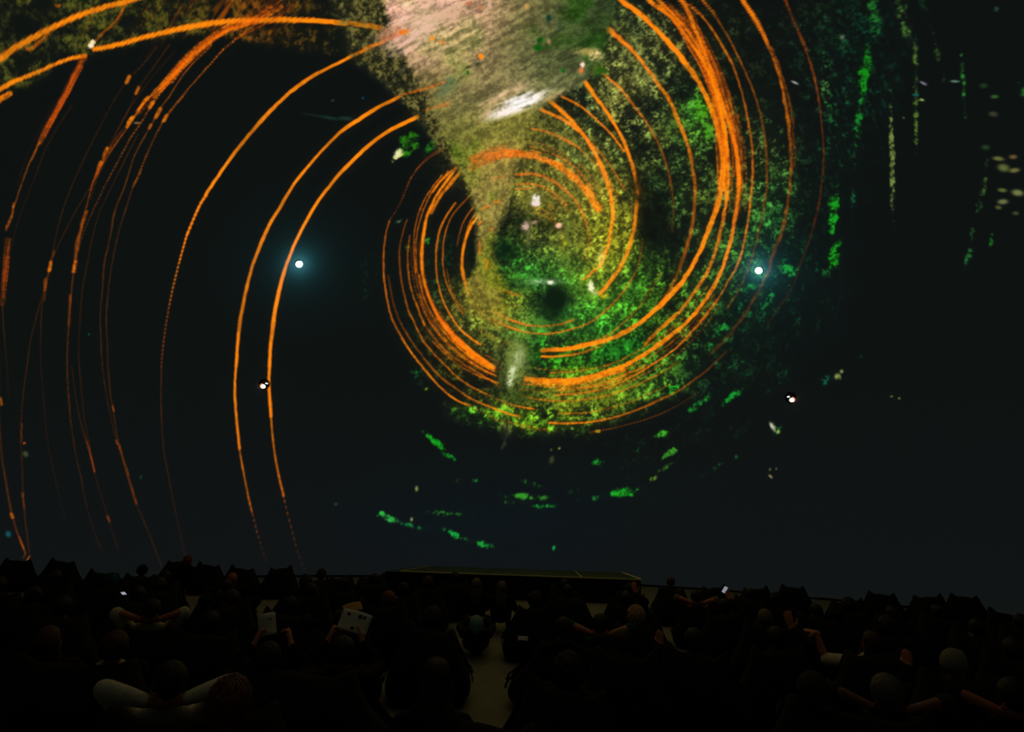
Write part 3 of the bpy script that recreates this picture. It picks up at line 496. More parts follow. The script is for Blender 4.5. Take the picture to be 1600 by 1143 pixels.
    for x, y, rx, ry, rot, col, k in [
        (660, 20, 70, 50, -20, (222, 166, 140), 1.6), (720, 30, 80, 40, -15, (186, 146, 112), 1), (640, 70, 40, 40, 0, (196, 152, 122), 1), (690, 80, 60, 40, -20, (176, 140, 104), 1),
        (830, 20, 60, 60, 0, (108, 100, 56), 1.2), (920, 30, 60, 70, 0, (40, 56, 28), 1.8), (870, 80, 70, 50, 0, (78, 86, 50), 1.4), (760, 110, 70, 50, -20, (128, 112, 70), 1), (730, 160, 60, 30, -20, (112, 104, 70), 1),
        (880, 130, 40, 24, -20, (120, 116, 72), 1), (680, 190, 50, 50, 40, (100, 98, 44), 1.2), (660, 120, 50, 50, 40, (104, 94, 48), 1.4), (760, 200, 60, 40, 0, (122, 118, 46), 1.2), (720, 240, 30, 40, 0, (88, 92, 40), 1),
        (770, 260, 50, 40, 0, (136, 116, 52), 1.3), (770, 320, 40, 60, 0, (132, 120, 58), 1.3), (760, 400, 30, 60, 0, (124, 108, 44), 1.2), (760, 470, 40, 40, 0, (120, 110, 36), 1.2), (770, -120, 260, 80, 0, (150, 124, 92), .6)]:
        sl, w = blob_w(x, y, rx, ry, rot)
        if sl is None: continue
        base[sl] += w[..., None] * np.array(col, np.float32) * k; W[sl] += w * k
    base /= W[..., None]
    up = np.clip((250 - Y) / 90, 0, 1); tex = NF['sweep'] * up + (1 - up) * (.4 * NF['down'] + .6 * NF['soft'])
    amp = .38 * up + .34 * (1 - up)
    C = base * (1 - amp * .5 + amp * tex)[..., None] * (.92 + .26 * NF['soft'])[..., None]
    gr = np.clip((NF['hue'] - .62) / .3, 0, 1)[..., None] * np.array([-18., 2, -16]); C = np.clip(C + gr, 0, 255)
    rim = np.clip(fun * (1.1 + .5 * NF['mid']) - .18 + .3 * (NF['soft'] - .5) * (1 - np.abs(2 * fun - 1)), 0, 1)[..., None]
    img[:] = img + (C - img) * rim * np.clip(1.02 - .45 * np.clip((Y - 430) / 90, 0, 1), 0, 1)[..., None]
    # light caught on the trunk
    for x, y, rx, ry, rot, col, k, tx in [
        (806, 164, 46, 11, -22, (255, 240, 228), 1.5, 'sweep'), (812, 158, 22, 9, -20, (255, 250, 246), 2, 'sweep'), (788, 148, 44, 10, -26, (236, 196, 150), .8, 'sweep'), (660, 30, 70, 30, -25, (236, 190, 164), .9, 'sweep'),
        (640, 60, 44, 20, -28, (230, 186, 160), .8, 'sweep'), (668, 92, 40, 12, -30, (214, 172, 134), .7, 'sweep'), (930, 86, 12, 9, 0, (250, 214, 140), 1.2, 'fine'), (910, 80, 26, 7, 0, (190, 160, 90), .7, 'sweep'),
        (910, 101, 3, 5, 0, (255, 220, 200), 2, 'fine'), (715, 20, 50, 16, -20, (210, 170, 130), .7, 'sweep'), (870, 148, 20, 6, -24, (200, 170, 110), .6, 'sweep'), (760, 178, 24, 7, -50, (210, 170, 120), .6, 'sweep'),
        (766, 9, 3, 7, 0, (230, 180, 150), 1, 'mid'), (750, 12, 6, 5, 0, (230, 130, 90), 1, 'mid'), (858, 66, 3, 6, 0, (220, 150, 120), 1, 'mid'), (733, 6, 6, 4, 0, (210, 100, 50), 1, 'mid'),
        (752, 88, 4, 3.4, 30, (255, 140, 20), 2.4, 'mid'), (630, 50, 8, 4, 0, (250, 140, 30), 1.6, 'mid'), (676, 60, 4, 4, 0, (250, 150, 40), 1.6, 'mid'), (688, 65, 4, 3, 0, (250, 140, 50), 1.4, 'mid'), (696, 67, 3, 3, 0, (240, 150, 80), 1.2, 'mid'),
        (610, 52, 22, 12, -20, (190, 120, 84), .8, 'fine'), (842, 74, 7, 5, 0, (6, 84, 8), 1.6, 'mid'), (844, 64, 5, 6, 0, (10, 74, 14), 1.2, 'mid'), (856, 74, 3, 3, 0, (10, 84, 14), 1.4, 'mid'), (731, 113, 2, 3, 0, (10, 100, 24), 2, 'mid'),
        (740, 102, 14, 3, -20, (46, 54, 34), 1.2, 'mid'), (875, 42, 5, 10, 0, (20, 54, 44), 1, 'mid'), (857, 28, 5, 6, 0, (18, 56, 46), 1.2, 'mid'), (824, 10, 4, 5, 0, (214, 160, 84), 1.2, 'mid'), (700, 132, 16, 13, -40, (96, 122, 84), .9, 'fine'),
        (690, 146, 14, 9, -40, (100, 116, 76), .7, 'fine'), (732, 12, 6, 4, 0, (40, 60, 24), .8, 'mid'), (908, 110, 4, 5, 0, (220, 120, 60), 1.2, 'mid'), (880, 110, 3, 3, 0, (14, 96, 24), 1.4, 'mid'), (935, 112, 14, 9, 0, (36, 84, 16), 1, 'mid')]:
        sl, w = blob_w(x, y, rx, ry, rot, 1.3)
        if sl is None: continue
        a = np.clip(w * k * (.35 + .95 * NF[tx][sl]) - .12, 0, 1)[..., None]
        img[sl] += (np.array(col, np.float32) - img[sl]) * a
    # streaks that cross or glow through the trunk
    S([(600, 66), (580, 72), (565, 80)], 5, .7, .8, rough=.9); S([(600, 62), (626, 52), (640, 46)], 5, .35, .3, rough=1.); S([(622, 152), (646, 143), (668, 138), (695, 128)], 3.4, .8, .75, dash=9, rough=.9); S([(665, 172), (690, 166), (702, 160)], 4, .5, .6, dash=8, rough=1.)
    for o in (-8, -3, 2, 7, 12): S([(735, 252 + o), (758, 244 + o), (785, 238 + o * .7), (812, 239 + o * .3)], 4, .35, .55, rough=1., seed=o + 30)
    S([(740, 250), (770, 243), (805, 240), (822, 241)], 8, .4, .7, rough=1.); S([(765, 233), (790, 227)], 3, .5, .4, rough=1.); S([(768, 280), (790, 274)], 3, .35, .3, rough=1.)
    for p in [((755, 326), (764, 322)), ((772, 316), (780, 315)), ((767, 360), (770, 357)), ((749, 378), (750, 396)), ((760, 406), (762, 420)), ((748, 350), (752, 346))]: S(p, 3, .75, rough=.5)
    # ---------------- light points, the pale foot of the funnel, the dark eye
    def patch(x, y, rx, ry, rot, col, k, tx=None, hard=1.3):
        sl, w = blob_w(x, y, rx, ry, rot, hard)
        t = 1. if tx is None else (.3 + 1.1 * NF[tx][sl])
        a = np.clip(w * k * t, 0, 1)[..., None]; img[sl] += (np.array(col, np.float32) - img[sl]) * a
    patch(806, 568, 24, 44, 8, (100, 112, 40), .8, 'soft'); patch(800, 615, 30, 14, 0, (70, 96, 30), .6, 'soft')
    for o, c in ((0, (96, 124, 44)), (1, (160, 176, 100))):
        for i in range(11):
            q = i / 10; patch(808 - 6 * q + 7 * math.sin(i * 2.3), 538 + 56 * q, 9 - 3 * abs(q - .4), 8, 10, c, .40 - .12 * o, 'fine')
    patch(800, 582, 5, 12, 14, (236, 244, 200), .7, 'fine'); patch(812, 560, 7, 11, 10, (230, 230, 190), .7, 'down'); patch(797, 598, 4, 7, 10, (240, 244, 200), .7, 'fine')
    patch(820, 618, 16, 10, 0, (16, 40, 14), .4, 'mid'); patch(836, 552, 12, 18, 0, (14, 70, 18), .5, 'mid')
    patch(868, 468, 25, 26, 10, (6, 26, 14), 1.3, None, .9); patch(862, 492, 15, 12, 0, (8, 34, 16), .9, 'mid'); patch(805, 443, 16, 8, 10, (6, 34, 18), .9, 'mid')
    patch(792, 392, 20, 16, 0, (6, 30, 14), .9, 'mid'); patch(812, 350, 18, 22, 0, (12, 26, 12), .7, 'mid'); patch(856, 352, 20, 12, 0, (16, 26, 12), .6, 'mid'); patch(1022, 345, 26, 46, 5, (8, 14, 10), .95, 'mid', 1.6); patch(1000, 300, 14, 40, -5, (14, 18, 10), .7, 'mid')
    patch(850, 440, 30, 5, 0, (140, 190, 120), .6, 'fine'); patch(860, 441, 5, 3, 0, (240, 244, 210), 1.2); patch(838, 440, 10, 3, 0, (160, 200, 140), .7, 'fine')
    patch(837, 312, 6, 9, 0, (250, 236, 224), 1.5, 'fine', 2); patch(837, 318, 7, 4, 0, (240, 220, 210), 1.3, None, 2); patch(822, 353, 6.5, 7, 0, (200, 164, 148), 1.1, 'fine', 1.6); patch(835, 347, 5, 2.5, -20, (180, 140, 120), .9)
    patch(826, 372, 5, 12, 5, (110, 110, 60), .8, 'fine'); patch(873, 352, 4.4, 3.6, -20, (246, 190, 160), 1.6); patch(883, 380, 3, 4, 0, (170, 180, 30), 1); patch(939, 402, 5, 13, 6, (216, 216, 110), .8, 'fine'); patch(924, 448, 4.4, 9, -8, (250, 246, 196), 1.4, 'fine', 1.8); patch(930, 456, 5, 5, 0, (210, 214, 130), .7, 'fine')
    patch(944, 462, 6, 3, 0, (240, 190, 20), 1., 'fine'); patch(142, 71, 4, 3.4, 0, (255, 232, 190), 2.2, None, 2); patch(145, 65.5, 3.6, 2.6, 0, (255, 226, 176), 2.2, None, 2); patch(621, 240, 4.5, 8, 30, (234, 232, 170), 1.4, 'fine', 1.6)
    patch(790, 668, 9, 14, -15, (120, 124, 54), .7, 'down'); patch(900, 575, 1, 1, 0, (100, 100, 20), .1)
    g = GLOW
    for ax in (0, 1):
        for _ in range(2):
            q = 7; c = np.cumsum(np.pad(g, [(q + 1, q) if i == ax else (0, 0) for i in (0, 1)]), axis=ax)
            g = (np.take(c, range(2 * q + 1, c.shape[ax]), ax) - np.take(c, range(0, c.shape[ax] - 2 * q - 1), ax)) / (2 * q + 1)
    inner = np.clip(1.3 - r / 420, .12, 1)
    img += (g * inner)[..., None] * np.array([74., 40, 0]) * (.4 + NF['fine'])[..., None]
    return np.clip(img, 0, 255)

# ---------------------------------------------------------------- the dome screen with its film frame
def build_dome():
    pic = paint_picture()
    lin = np.where(pic / 255 <= .04045, pic / 255 / 12.92, ((pic / 255 + .055) / 1.055) ** 2.4).astype(np.float32)
    def axis(vals, lo, hi, coarse):                 # fine lines where the film is sharp, coarse ones elsewhere
        vals = sorted(vals); a, b = vals[0], vals[-1]
        return np.array(list(np.linspace(lo, a, max(2, int((a - lo) / coarse)), endpoint=False)) + vals + list(np.linspace(b, hi, max(2, int((hi - b) / coarse)) + 1)[1:]))
    lat, ph = [], []
    for x in np.concatenate([np.arange(-190, -20, 3.), np.arange(-20, 560, 1.7), np.arange(560, 1320, 1.25), np.arange(1320, 1625, 1.9), np.arange(1625, 1790, 3.)]):
        p = on_dome(x, 520) - DOME_C; lat.append(math.asin(p.x / DOME_R))
    for y in np.concatenate([np.arange(-190, -12, 3.), np.arange(-12, 690, 1.25), np.arange(690, 930, 2.)]):
        p = on_dome(825, y) - DOME_C; ph.append(math.atan2(p.z, p.y))
    top = max(ph); want = max(math.atan2(p.z, p.y) for p in (on_dome(x, y) - DOME_C for x in (-15, 400, 825, 1200, 1615) for y in (-12,)))
    ph += list(np.arange(top + .004, want + .02, .004))
    lat = axis(lat, -math.pi / 2 + .004, math.pi / 2 - .004, .03); ph = axis(ph, -1.45, math.pi + 1.45, .03)
    A, B = np.meshgrid(lat, ph)
    x = DOME_C.x + DOME_R * np.sin(A); y = DOME_C.y + DOME_R * np.cos(A) * np.cos(B); z = DOME_C.z + DOME_R * np.cos(A) * np.sin(B)
    nr, nc = A.shape
    # film colour of every screen point
    M = np.array(CAM_M.to_3x3().transposed())
    q = np.stack([x, y, z - EYE], -1) @ M.T
    front = q[..., 2] < -.05; w = np.where(front, -q[..., 2], 1)
    u = np.where(front, 800 + F_PX * q[..., 0] / w, -9e3) + OX; v = np.where(front, 571.5 - F_PX * q[..., 1] / w, -9e3) + OY
    ui = np.clip(u, 0, CW - 1.01); vi = np.clip(v, 0, CH - 1.01); i0 = ui.astype(int); j0 = vi.astype(int)
    fu = (ui - i0)[..., None]; fv = (vi - j0)[..., None]
    c = (lin[j0, i0] * (1 - fu) + lin[j0, i0 + 1] * fu) * (1 - fv) + (lin[j0 + 1, i0] * (1 - fu) + lin[j0 + 1, i0 + 1] * fu) * fv
    out = np.maximum.reduce([-u, u - (CW - 1), -v, v - (CH - 1)])
    k = np.clip((out + 60) / 60, 0, 1)[..., None]
    n3 = vnoise(A * 60 + 50, B * 40 + 50, 31) * .6 + vnoise(A * 160 + 80, B * 120 + 80, 32) * .4
    trunk = np.exp(-(A / .42) ** 2 - ((B - 1.95) / .5) ** 2) * (.5 + n3)
    leafy = np.exp(-(A / 1.1) ** 2 - ((B - 1.8) / .8) ** 2) * np.clip((n3 - .5) * 3, 0, 1)
    ext = np.array([.0025, .005, .0055]) + trunk[..., None] * np.array([.12, .098, .056]) + leafy[..., None] * np.array([.03, .032, .006])
    c = c * (1 - k) + ext * k
    idx = np.arange(nr * nc).reshape(nr, nc)
    quads = np.stack([idx[:-1, :-1], idx[1:, :-1], idx[1:, 1:], idx[:-1, 1:]], -1).reshape(-1, 4)
    keep = (z.ravel()[quads] >= DOME_FOOT - .02).any(1); quads = quads[keep]
    used = np.zeros(nr * nc, bool); used[quads.ravel()] = True; remap = np.cumsum(used) - 1
    co = np.stack([x, y, z], -1).reshape(-1, 3)[used]; co[:, 2] = np.maximum(co[:, 2], DOME_FOOT); quads = remap[quads]
    m = bpy.data.meshes.new('dome_screen'); m.vertices.add(len(co)); m.vertices.foreach_set('co', co.astype(np.float32).ravel())
    m.loops.add(quads.size); m.loops.foreach_set('vertex_index', quads.astype(np.int32).ravel())
    m.polygons.add(len(quads)); m.polygons.foreach_set('loop_start', np.arange(0, quads.size, 4, dtype=np.int32)); m.update(calc_edges=True)
    m.polygons.foreach_set('use_smooth', np.ones(len(quads), bool))
    at_ = m.attributes.new('film', 'FLOAT_COLOR', 'POINT')
    at_.data.foreach_set('color', np.concatenate([c.reshape(-1, 3)[used], np.ones((len(co), 1))], 1).astype(np.float32).ravel())
    mt = bpy.data.materials.new('dome_film'); mt.use_nodes = True; nt = mt.node_tree; b = nt.nodes['Principled BSDF']
    an = nt.nodes.new('ShaderNodeAttribute'); an.attribute_name = 'film'
    tc = nt.nodes.new('ShaderNodeTexCoord'); nz = nt.nodes.new('ShaderNodeTexNoise'); nz.inputs['Scale'].default_value = 45; nz.inputs['Detail'].default_value = 2
    mr = nt.nodes.new('ShaderNodeMapRange'); mr.inputs['From Min'].default_value = .3; mr.inputs['From Max'].default_value = .7; mr.inputs['To Min'].default_value = .85; mr.inputs['To Max'].default_value = 1.15
    nt.links.new(tc.outputs['Object'], nz.inputs['Vector']); nt.links.new(nz.outputs['Fac'], mr.inputs['Value']); nt.links.new(mr.outputs[0], b.inputs['Emission Strength'])
    nt.links.new(an.outputs['Color'], b.inputs['Emission Color'])
    b.inputs['Base Color'].default_value = (.10, .105, .11, 1); b.inputs['Roughness'].default_value = .95; b.inputs['Specular IOR Level'].default_value = 0
    mt.cycles.emission_sampling = 'NONE'
    o = link('ceiling', m, None, mt)
    tag(o, 'domed projection screen showing an orange and green whirling vortex film', 'dome screen', kind='structure')
    return o
build_dome()

# ---------------------------------------------------------------- floor, base wall, stage
mat_floor = material('floor_grey', (112, 112, 100), .7, .3, 3., .05, .15)
R_FOOT = math.sqrt(DOME_R ** 2 - (DOME_C.z - DOME_FOOT) ** 2)
N = 96
ring = [(DOME_C.x + (R_FOOT + .3) * math.cos(2 * math.pi * i / N), DOME_C.y + (R_FOOT + .3) * math.sin(2 * math.pi * i / N), 0) for i in range(N)]
mb = MB(); mb.add(ring + [(p[0], p[1], -.2) for p in ring], [tuple(range(N)), tuple(range(N, 2 * N))[::-1]] + [((i + 1) % N, i, N + i, N + (i + 1) % N) for i in range(N)])
tag(link('floor', mb.mesh('floor', False), None, mat_floor), 'grey floor showing in the aisle between the bean bags', 'floor', kind='structure')
mat_black = material('matt_black', (17, 17, 18), .9, .15, 30., .1, .2)
mb = MB(); v = []
for r_, z_ in ((R_FOOT - .02, 0), (R_FOOT - .02, DOME_FOOT + .02), (R_FOOT + .12, DOME_FOOT + .02), (R_FOOT + .12, 0)):
    v += [(DOME_C.x + r_ * math.cos(2 * math.pi * i / N), DOME_C.y + r_ * math.sin(2 * math.pi * i / N), z_) for i in range(N)]
mb.add(v, [(k * N + i, k * N + (i + 1) % N, (k + 1) % 4 * N + (i + 1) % N, (k + 1) % 4 * N + i) for k in range(4) for i in range(N)])
tag(link('baseboard_ring', mb.mesh('baseboard_ring', False), None, mat_black), 'low black curb under the lower rim of the dome', 'curb', kind='structure')

def build_stage():
    z = .65; t = .03
    fl, fr, bl, br = at(603, 890, z), at(1003, 905, z), at(652, 882.5, z), at(975, 893.5, z)
    yf = (fl.y + fr.y) / 2; yb = (bl.y + br.y) / 2 - .2
    X0, X1, B0, B1 = fl.x, fr.x, bl.x, br.x - .1
    root = bpy.data.objects.new('stage', None); COL.objects.link(root); root.location = ((X0 + X1) / 2, yf, 0)
    tag(root, 'low dark stage platform with pale edged deck panels at the far end', 'stage')
    inv = -Vector(root.location)
    deck = material('stage_deck', (46, 58, 54), .55, .4, 12., .05, .2); trim = material('stage_edge_trim', (214, 214, 150), .4, .5, 30., .03, .1)
    side = mat_black
    cuts = [0, .062, .40, .77, 1.]; g = .012
    def px(s, d): return (X0 + (X1 - X0) * s) * (1 - d) + (B0 + (B1 - B0) * s) * d
    def loc(p): return tuple(Vector(p) + inv)
    yd = lambda d: yf + (yb - yf) * d
    for a, b in zip(cuts[:-1], cuts[1:]):
        zz = z - (.03 if a == 0 else 0)
        q = [(px(a, 0) + g, yf + .03, zz - t), (px(b, 0) - g, yf + .03, zz - t), (px(b, 1) - g, yb, zz - t), (px(a, 1) + g, yb, zz - t)]
        q += [(p[0], p[1], zz) for p in q]
        link('deck_panel', MB().hexa([loc(p) for p in q]).mesh('deck_panel', False), root, deck)
    def bar(p0, p1, w, h, name):
        d = (Vector(p1) - Vector(p0)).normalized(); s = Vector((-d.y, d.x, 0)) * w / 2
        q = [Vector(p0) - s, Vector(p1) - s, Vector(p1) + s, Vector(p0) + s]; q = [p - Vector((0, 0, h)) for p in q] + q
        link(name, MB().hexa([loc(p) for p in q]).mesh(name, False), root, trim)
    for a in (.062, .77): bar((px(a, 0), yf + .03, z + .004), (px(a, 1), yb, z + .004), .04, .03, 'joint_strip')
    bar((X1 - .01, yf, z + .012), (px(1, 1), yb, z + .012), .10, .05, 'edge_trim')
    bar((X0 + .06 * (X1 - X0), yf + .012, z + .006), (X1, yf + .012, z + .006), .05, .03, 'edge_trim')
    body = MB(); q = [(X0, yf, 0), (X1, yf, 0), (px(1, 1), yb, 0), (px(0, 1), yb, 0)]; q += [(p[0], p[1], z - t - .005) for p in q]
    body.hexa([loc(p) for p in q]); link('stage_skirt', body.mesh('stage_skirt', False), root, side)
build_stage()

# ---------------------------------------------------------------- projectors in the screen
def frame_on_dome(px, py, inset=0.):
    p = on_dome(px, py); n = (DOME_C - p).normalized(); x = Vector((0, 0, 1)).cross(n).normalized(); y = n.cross(x)
    return Matrix.Translation(p + n * inset) @ Matrix((x, y, n)).transposed().to_4x4()
def ring_mesh(name, prof, n=28):                    # lathe about z from (radius, z) pairs
    v = [(r * math.cos(2 * math.pi * k / n), r * math.sin(2 * math.pi * k / n), z) for r, z in prof for k in range(n)]
    f = [(i * n + k, i * n + (k + 1) % n, (i + 1) * n + (k + 1) % n, (i + 1) * n + k) for i in range(len(prof) - 1) for k in range(n)]
    if prof[-1][0] < 1e-3 or True: f.append(tuple((len(prof) - 1) * n + k for k in range(n)))
    return mesh_from(name, v, f)
gloss_black = material('gloss_black', (6, 6, 7), .12, .6, 10., 0., .05)
lens_white = glowing('lens_white', (225, 250, 255), 14.)
lens_glint_warm = glowing('lens_glint_warm', (255, 244, 236), 3.2)
lens_dim = glowing('lens_dim', (236, 150, 96), .7)
def beam_projector(px, py, label, tilt):
    root = bpy.data.objects.new('projector', None); COL.objects.link(root); root.matrix_world = frame_on_dome(px, py, 0)
    tag(root, label, 'projector', 'bright projector lenses in the upper screen')
    link('housing', ring_mesh('housing', [(.125, -.05), (.14, .0), (.135, .03), (.122, .04), (.116, .02), (.001, .018)]), root, gloss_black)
    link('lens', ring_mesh('lens', [(.118, .03), (.108, .06), (.065, .09), (.002, .10)]), root, lens_white)
    for s in (-1, 1):                                # little shutter vanes in front of the lens
        b = MB(); c = Matrix.Rotation(tilt, 3, 'Z')
        q = [Vector((s * .055 - .010, s * .03 - .05, .07)), Vector((s * .055 + .010, s * .03 - .05, .07)), Vector((s * .055 + .010, s * .03 + .03, .07)), Vector((s * .055 - .010, s * .03 + .03, .07))]
        q = [c @ p for p in q]; b.hexa(q + [p + Vector((0, 0, .02)) for p in q]); link('shutter_vane', b.mesh('shutter_vane', False), root, gloss_black)
    li = bpy.data.lights.new('added_spill_lamp', 'POINT'); li.energy = 11.0; li.color = (.07, .70, .80); li.shadow_soft_size = .05
    lo = bpy.data.objects.new('added_spill_lamp', li); COL.objects.link(lo); lo.parent = root; lo.location = (0, 0, .42)  # added point lamp off the screen, throws the cyan halo round the lens
beam_projector(467, 412, 'white glowing projector lens with cyan spill on bare dark screen beside orange arc', .3)
beam_projector(1186, 422, 'white glowing projector lens with cyan spill among the green film leaves', -.6)
def port_projector(px, py, label, flip):
    root = bpy.data.objects.new('projector_port', None); COL.objects.link(root); root.matrix_world = frame_on_dome(px, py, 0)
    tag(root, label, 'projector', 'round projector ports in the lower screen')
    link('rim', ring_mesh('rim', [(.19, -.03), (.195, .015), (.185, .03), (.172, .02), (.17, -.02), (.001, -.02)]), root, gloss_black)
    link('glass', ring_mesh('glass', [(.168, .0), (.15, .05), (.11, .085), (.06, .105), (.002, .11)]), root, gloss_black)
    def spot(name, x, y, r, m, s=1.):
        o = link(name, ring_mesh(name, [(r, -.02), (r * .98, .0), (r * .7, .018), (r * .3, .026), (.001, .028)], 20), root, m); o.location = (x, y, .10); o.scale = (1.15 * s, 1, 1)
    spot('lens', -.055 * flip, -.065, .075, lens_glint_warm); spot('lens_ring', -.055 * flip, -.058, .098, lens_dim)
    spot('painted_glint', .03 * flip, .055, .022, lens_glint_warm, 2.0)  # glowing disc stands in for a reflection on the port glass
    for o in root.children:
        if o.name.startswith('lens_ring'): o.location.z = .086
port_projector(413, 600, 'round black projector port with white lens touching an orange arc', 1)
port_projector(1235.5, 621, 'round black projector port with white lens on the dark green side of the screen', -1)

# ---------------------------------------------------------------- bean bags
def beanbag_mesh(seed, low=False):
    rs = random.Random(seed)
    prof = [(-.30, .0), (-.62, .0), (-.78, .03), (-.85, .16), (-.85, .34), (-.80, .52), (-.73, .66), (-.65, .72), (-.57, .68), (-.48, .57), (-.36, .42), (-.22, .28), (-.08, .18), (.06, .155), (.2, .18), (.34, .2), (.45, .16), (.50, .08), (.44, .01), (.1, .0)]
    S = [-1, -.97, -.88, -.74, -.55, -.3, 0, .3, .55, .74, .88, .97, 1]; n = len(prof); v = []
    jy = [rs.uniform(-.02, .02) for _ in S]; jz = [rs.uniform(-.025, .025) for _ in S]; tilt = rs.uniform(-.05, .05)
    for i, s in enumerate(S):
        a = abs(s); puff = (1 - a ** 6) ** .5 if a < 1 else 0
        cy, cz = -.30, .26                           # centre line the ends close towards
        for y, z in prof:
            back = min(1, max(0, (-.35 - y) / .3)); hi = min(1, max(0, (z - .3) / .4))
            hw = .46 - .15 * hi * back - .05 * hi    # half width, narrower towards the top
            corner = math.exp(-((a - .86) / .15) ** 2) * hi * back * max(0, 1 - abs(y + .67) / .17)
            yy = cy + (y - cy) * (.30 + .70 * puff) + jy[i] * z; zz = cz + (z - cz) * (.30 + .70 * puff)
            zz += corner * (.22 + jz[i]) + tilt * s * hi; yy += corner * .03
            if hi * back > 0 and a > .9: zz += .12 * hi * back * (1 - puff)
            v.append((s * hw * (1 + .02 * math.sin(9 * y)), yy, max(0., zz + (.012 * math.sin(17 * y + 5 * s) if 0 < i < 12 else 0))))
    f = [(i * n + k, (i + 1) * n + k, (i + 1) * n + (k + 1) % n, i * n + (k + 1) % n) for i in range(len(S) - 1) for k in range(n)]
    f += [tuple(range(n)), tuple((len(S) - 1) * n + k for k in range(n))[::-1]]
    return mesh_from('bean_bag', v, f), v, n, len(S)
_tmp = []
def baked(mesh, mods):
    """mesh with its modifiers applied"""
    o = bpy.data.objects.new('tmp', mesh); COL.objects.link(o)
    for t, kw in mods:
        md = o.modifiers.new(t, t)
        for k, val in kw.items(): setattr(md, k, val)
    dg = bpy.context.evaluated_depsgraph_get(); dg.update()
    r = bpy.data.meshes.new_from_object(o.evaluated_get(dg), depsgraph=dg)
    bpy.data.objects.remove(o); bpy.data.meshes.remove(mesh)
    r.polygons.foreach_set('use_smooth', [True] * len(r.polygons)); return r
bag_kinds = []
for sd in (3, 11, 24):
    m, v, n, ns = beanbag_mesh(sd)
    seams = []
    for e in (0, ns - 1):
        loop = [Vector(v[e * n + k]) for k in (2, 3, 4, 5, 6, 7, 8, 9, 10, 11, 12, 13, 14, 15, 16)]
        off = Vector((.012 if e else -.012, 0, 0)); seams.append(MB().sweep([p + off for p in loop], [.008] * len(loop), (1, 0, 0), 6))
    top = [Vector((x, -.80, .42 + .1 * math.cos(x * 12))) for x in (-.11, -.08, -.03, .03, .08, .11)]
    hd = MB().sweep([(-.12, -.80, .47), (-.11, -.86, .50), (-.06, -.885, .52), (.06, -.885, .52), (.11, -.86, .50), (.12, -.80, .47)], [(.018, .006)] * 6, (0, 0, 1), 8)
    bag_kinds.append((baked(m, [('SUBSURF', dict(levels=1, render_levels=1))]), [baked(q.mesh('piping'), []) for q in seams], baked(hd.mesh('carry_handle'), [])))
bag_mats = [material('bag_black', (14, 15, 16), .85, .2, 60., .25, .25), material('bag_charcoal', (20, 21, 24), .85, .2, 60., .25, .25), material('bag_ink', (12, 15, 20), .85, .2, 60., .25, .25)]
seam_mat = material('bag_piping', (10, 10, 11), .7, .3, 80., .1, .1)
BAGS = []
def bean_bag(x, y, rz, label=None, group=None, scale=1., kind=None):
    label = ' '.join(label.split()[:16]) if label else None
    k = random.randrange(3) if kind is None else kind; a, b, c = bag_kinds[k]
    o = link('bean_bag', a, None, bag_mats[random.randrange(3)]); o.location = (x, y, 0); o.rotation_euler = (0, 0, rz); o.scale = (scale * random.uniform(.96, 1.05), scale, scale)
    tag(o, label or 'black bean bag lounge seat with two peaked top corners in the dim crowd', 'bean bag', group or 'black bean bags spread over the floor')
    [link('piping', q, o, seam_mat) for q in b]; link('carry_handle', c, o, seam_mat); BAGS.append((x, y)); return o

# ---------------------------------------------------------------- people
def ik(a, b, l1, l2, pole):
    a, b, pole = Vector(a), Vector(b), Vector(pole); d = b - a; L = min(d.length, (l1 + l2) * .985); d.normalize(); b = a + d * L
    x = (l1 * l1 - l2 * l2 + L * L) / (2 * L); h = math.sqrt(max(0, l1 * l1 - x * x))
    q = pole - a; q -= d * q.dot(d); q = q.normalized() if q.length > 1e-4 else d.orthogonal().normalized()
    return a + d * x + q * h, b
def hand(mb, w, d, nrm, sgn, curl, grow=0.):
    """palm, four unequal fingers and a thumb; d = pointing direction, nrm = out of the palm, sgn = thumb side"""
    d = Vector(d).normalized(); nrm = Vector(nrm); nrm = (nrm - d * nrm.dot(d)).normalized(); s = d.cross(nrm) * sgn
    w = Vector(w)
    mb.sweep([w - d * .02, w + d * .02, w + d * .055, w + d * .085], [(.027, .020), (.034, .017), (.041, .016), (.040, .0135)], nrm, 12)
    for i, (o, ln) in enumerate(((.030, .070), (.010, .078), (-.010, .073), (-.029, .057))):
        p = w + d * .088 + s * o; a = 0.; pts = [p - d * .02, p]; spread = s * (o * 2.2) * (1 - min(1, curl))
        for seg, fr in ((0, .45), (1, .32), (2, .23)):
            a += curl * (1.0, 1.15, .75)[seg]
            p = p + (d * math.cos(a) + nrm * math.sin(a) + spread * .9).normalized() * ln * fr; pts.append(p)
        mb.sweep(pts, [.0105, .0105, .0098, .0090, .0080], nrm, 8)
    p0 = w + d * .022 + s * .030; t1 = (s * .8 + d * .6 + nrm * (.25 + .3 * curl)).normalized(); t2 = (s * (.35 - .5 * curl) + d * .9 + nrm * (.2 + .5 * curl)).normalized()
    mb.sweep([p0 - t1 * .012, p0 + t1 * .02, p0 + t1 * .04, p0 + t1 * .04 + t2 * .030, p0 + t1 * .04 + t2 * .05], [.0145, .014, .012, .0108, .009], nrm, 8)

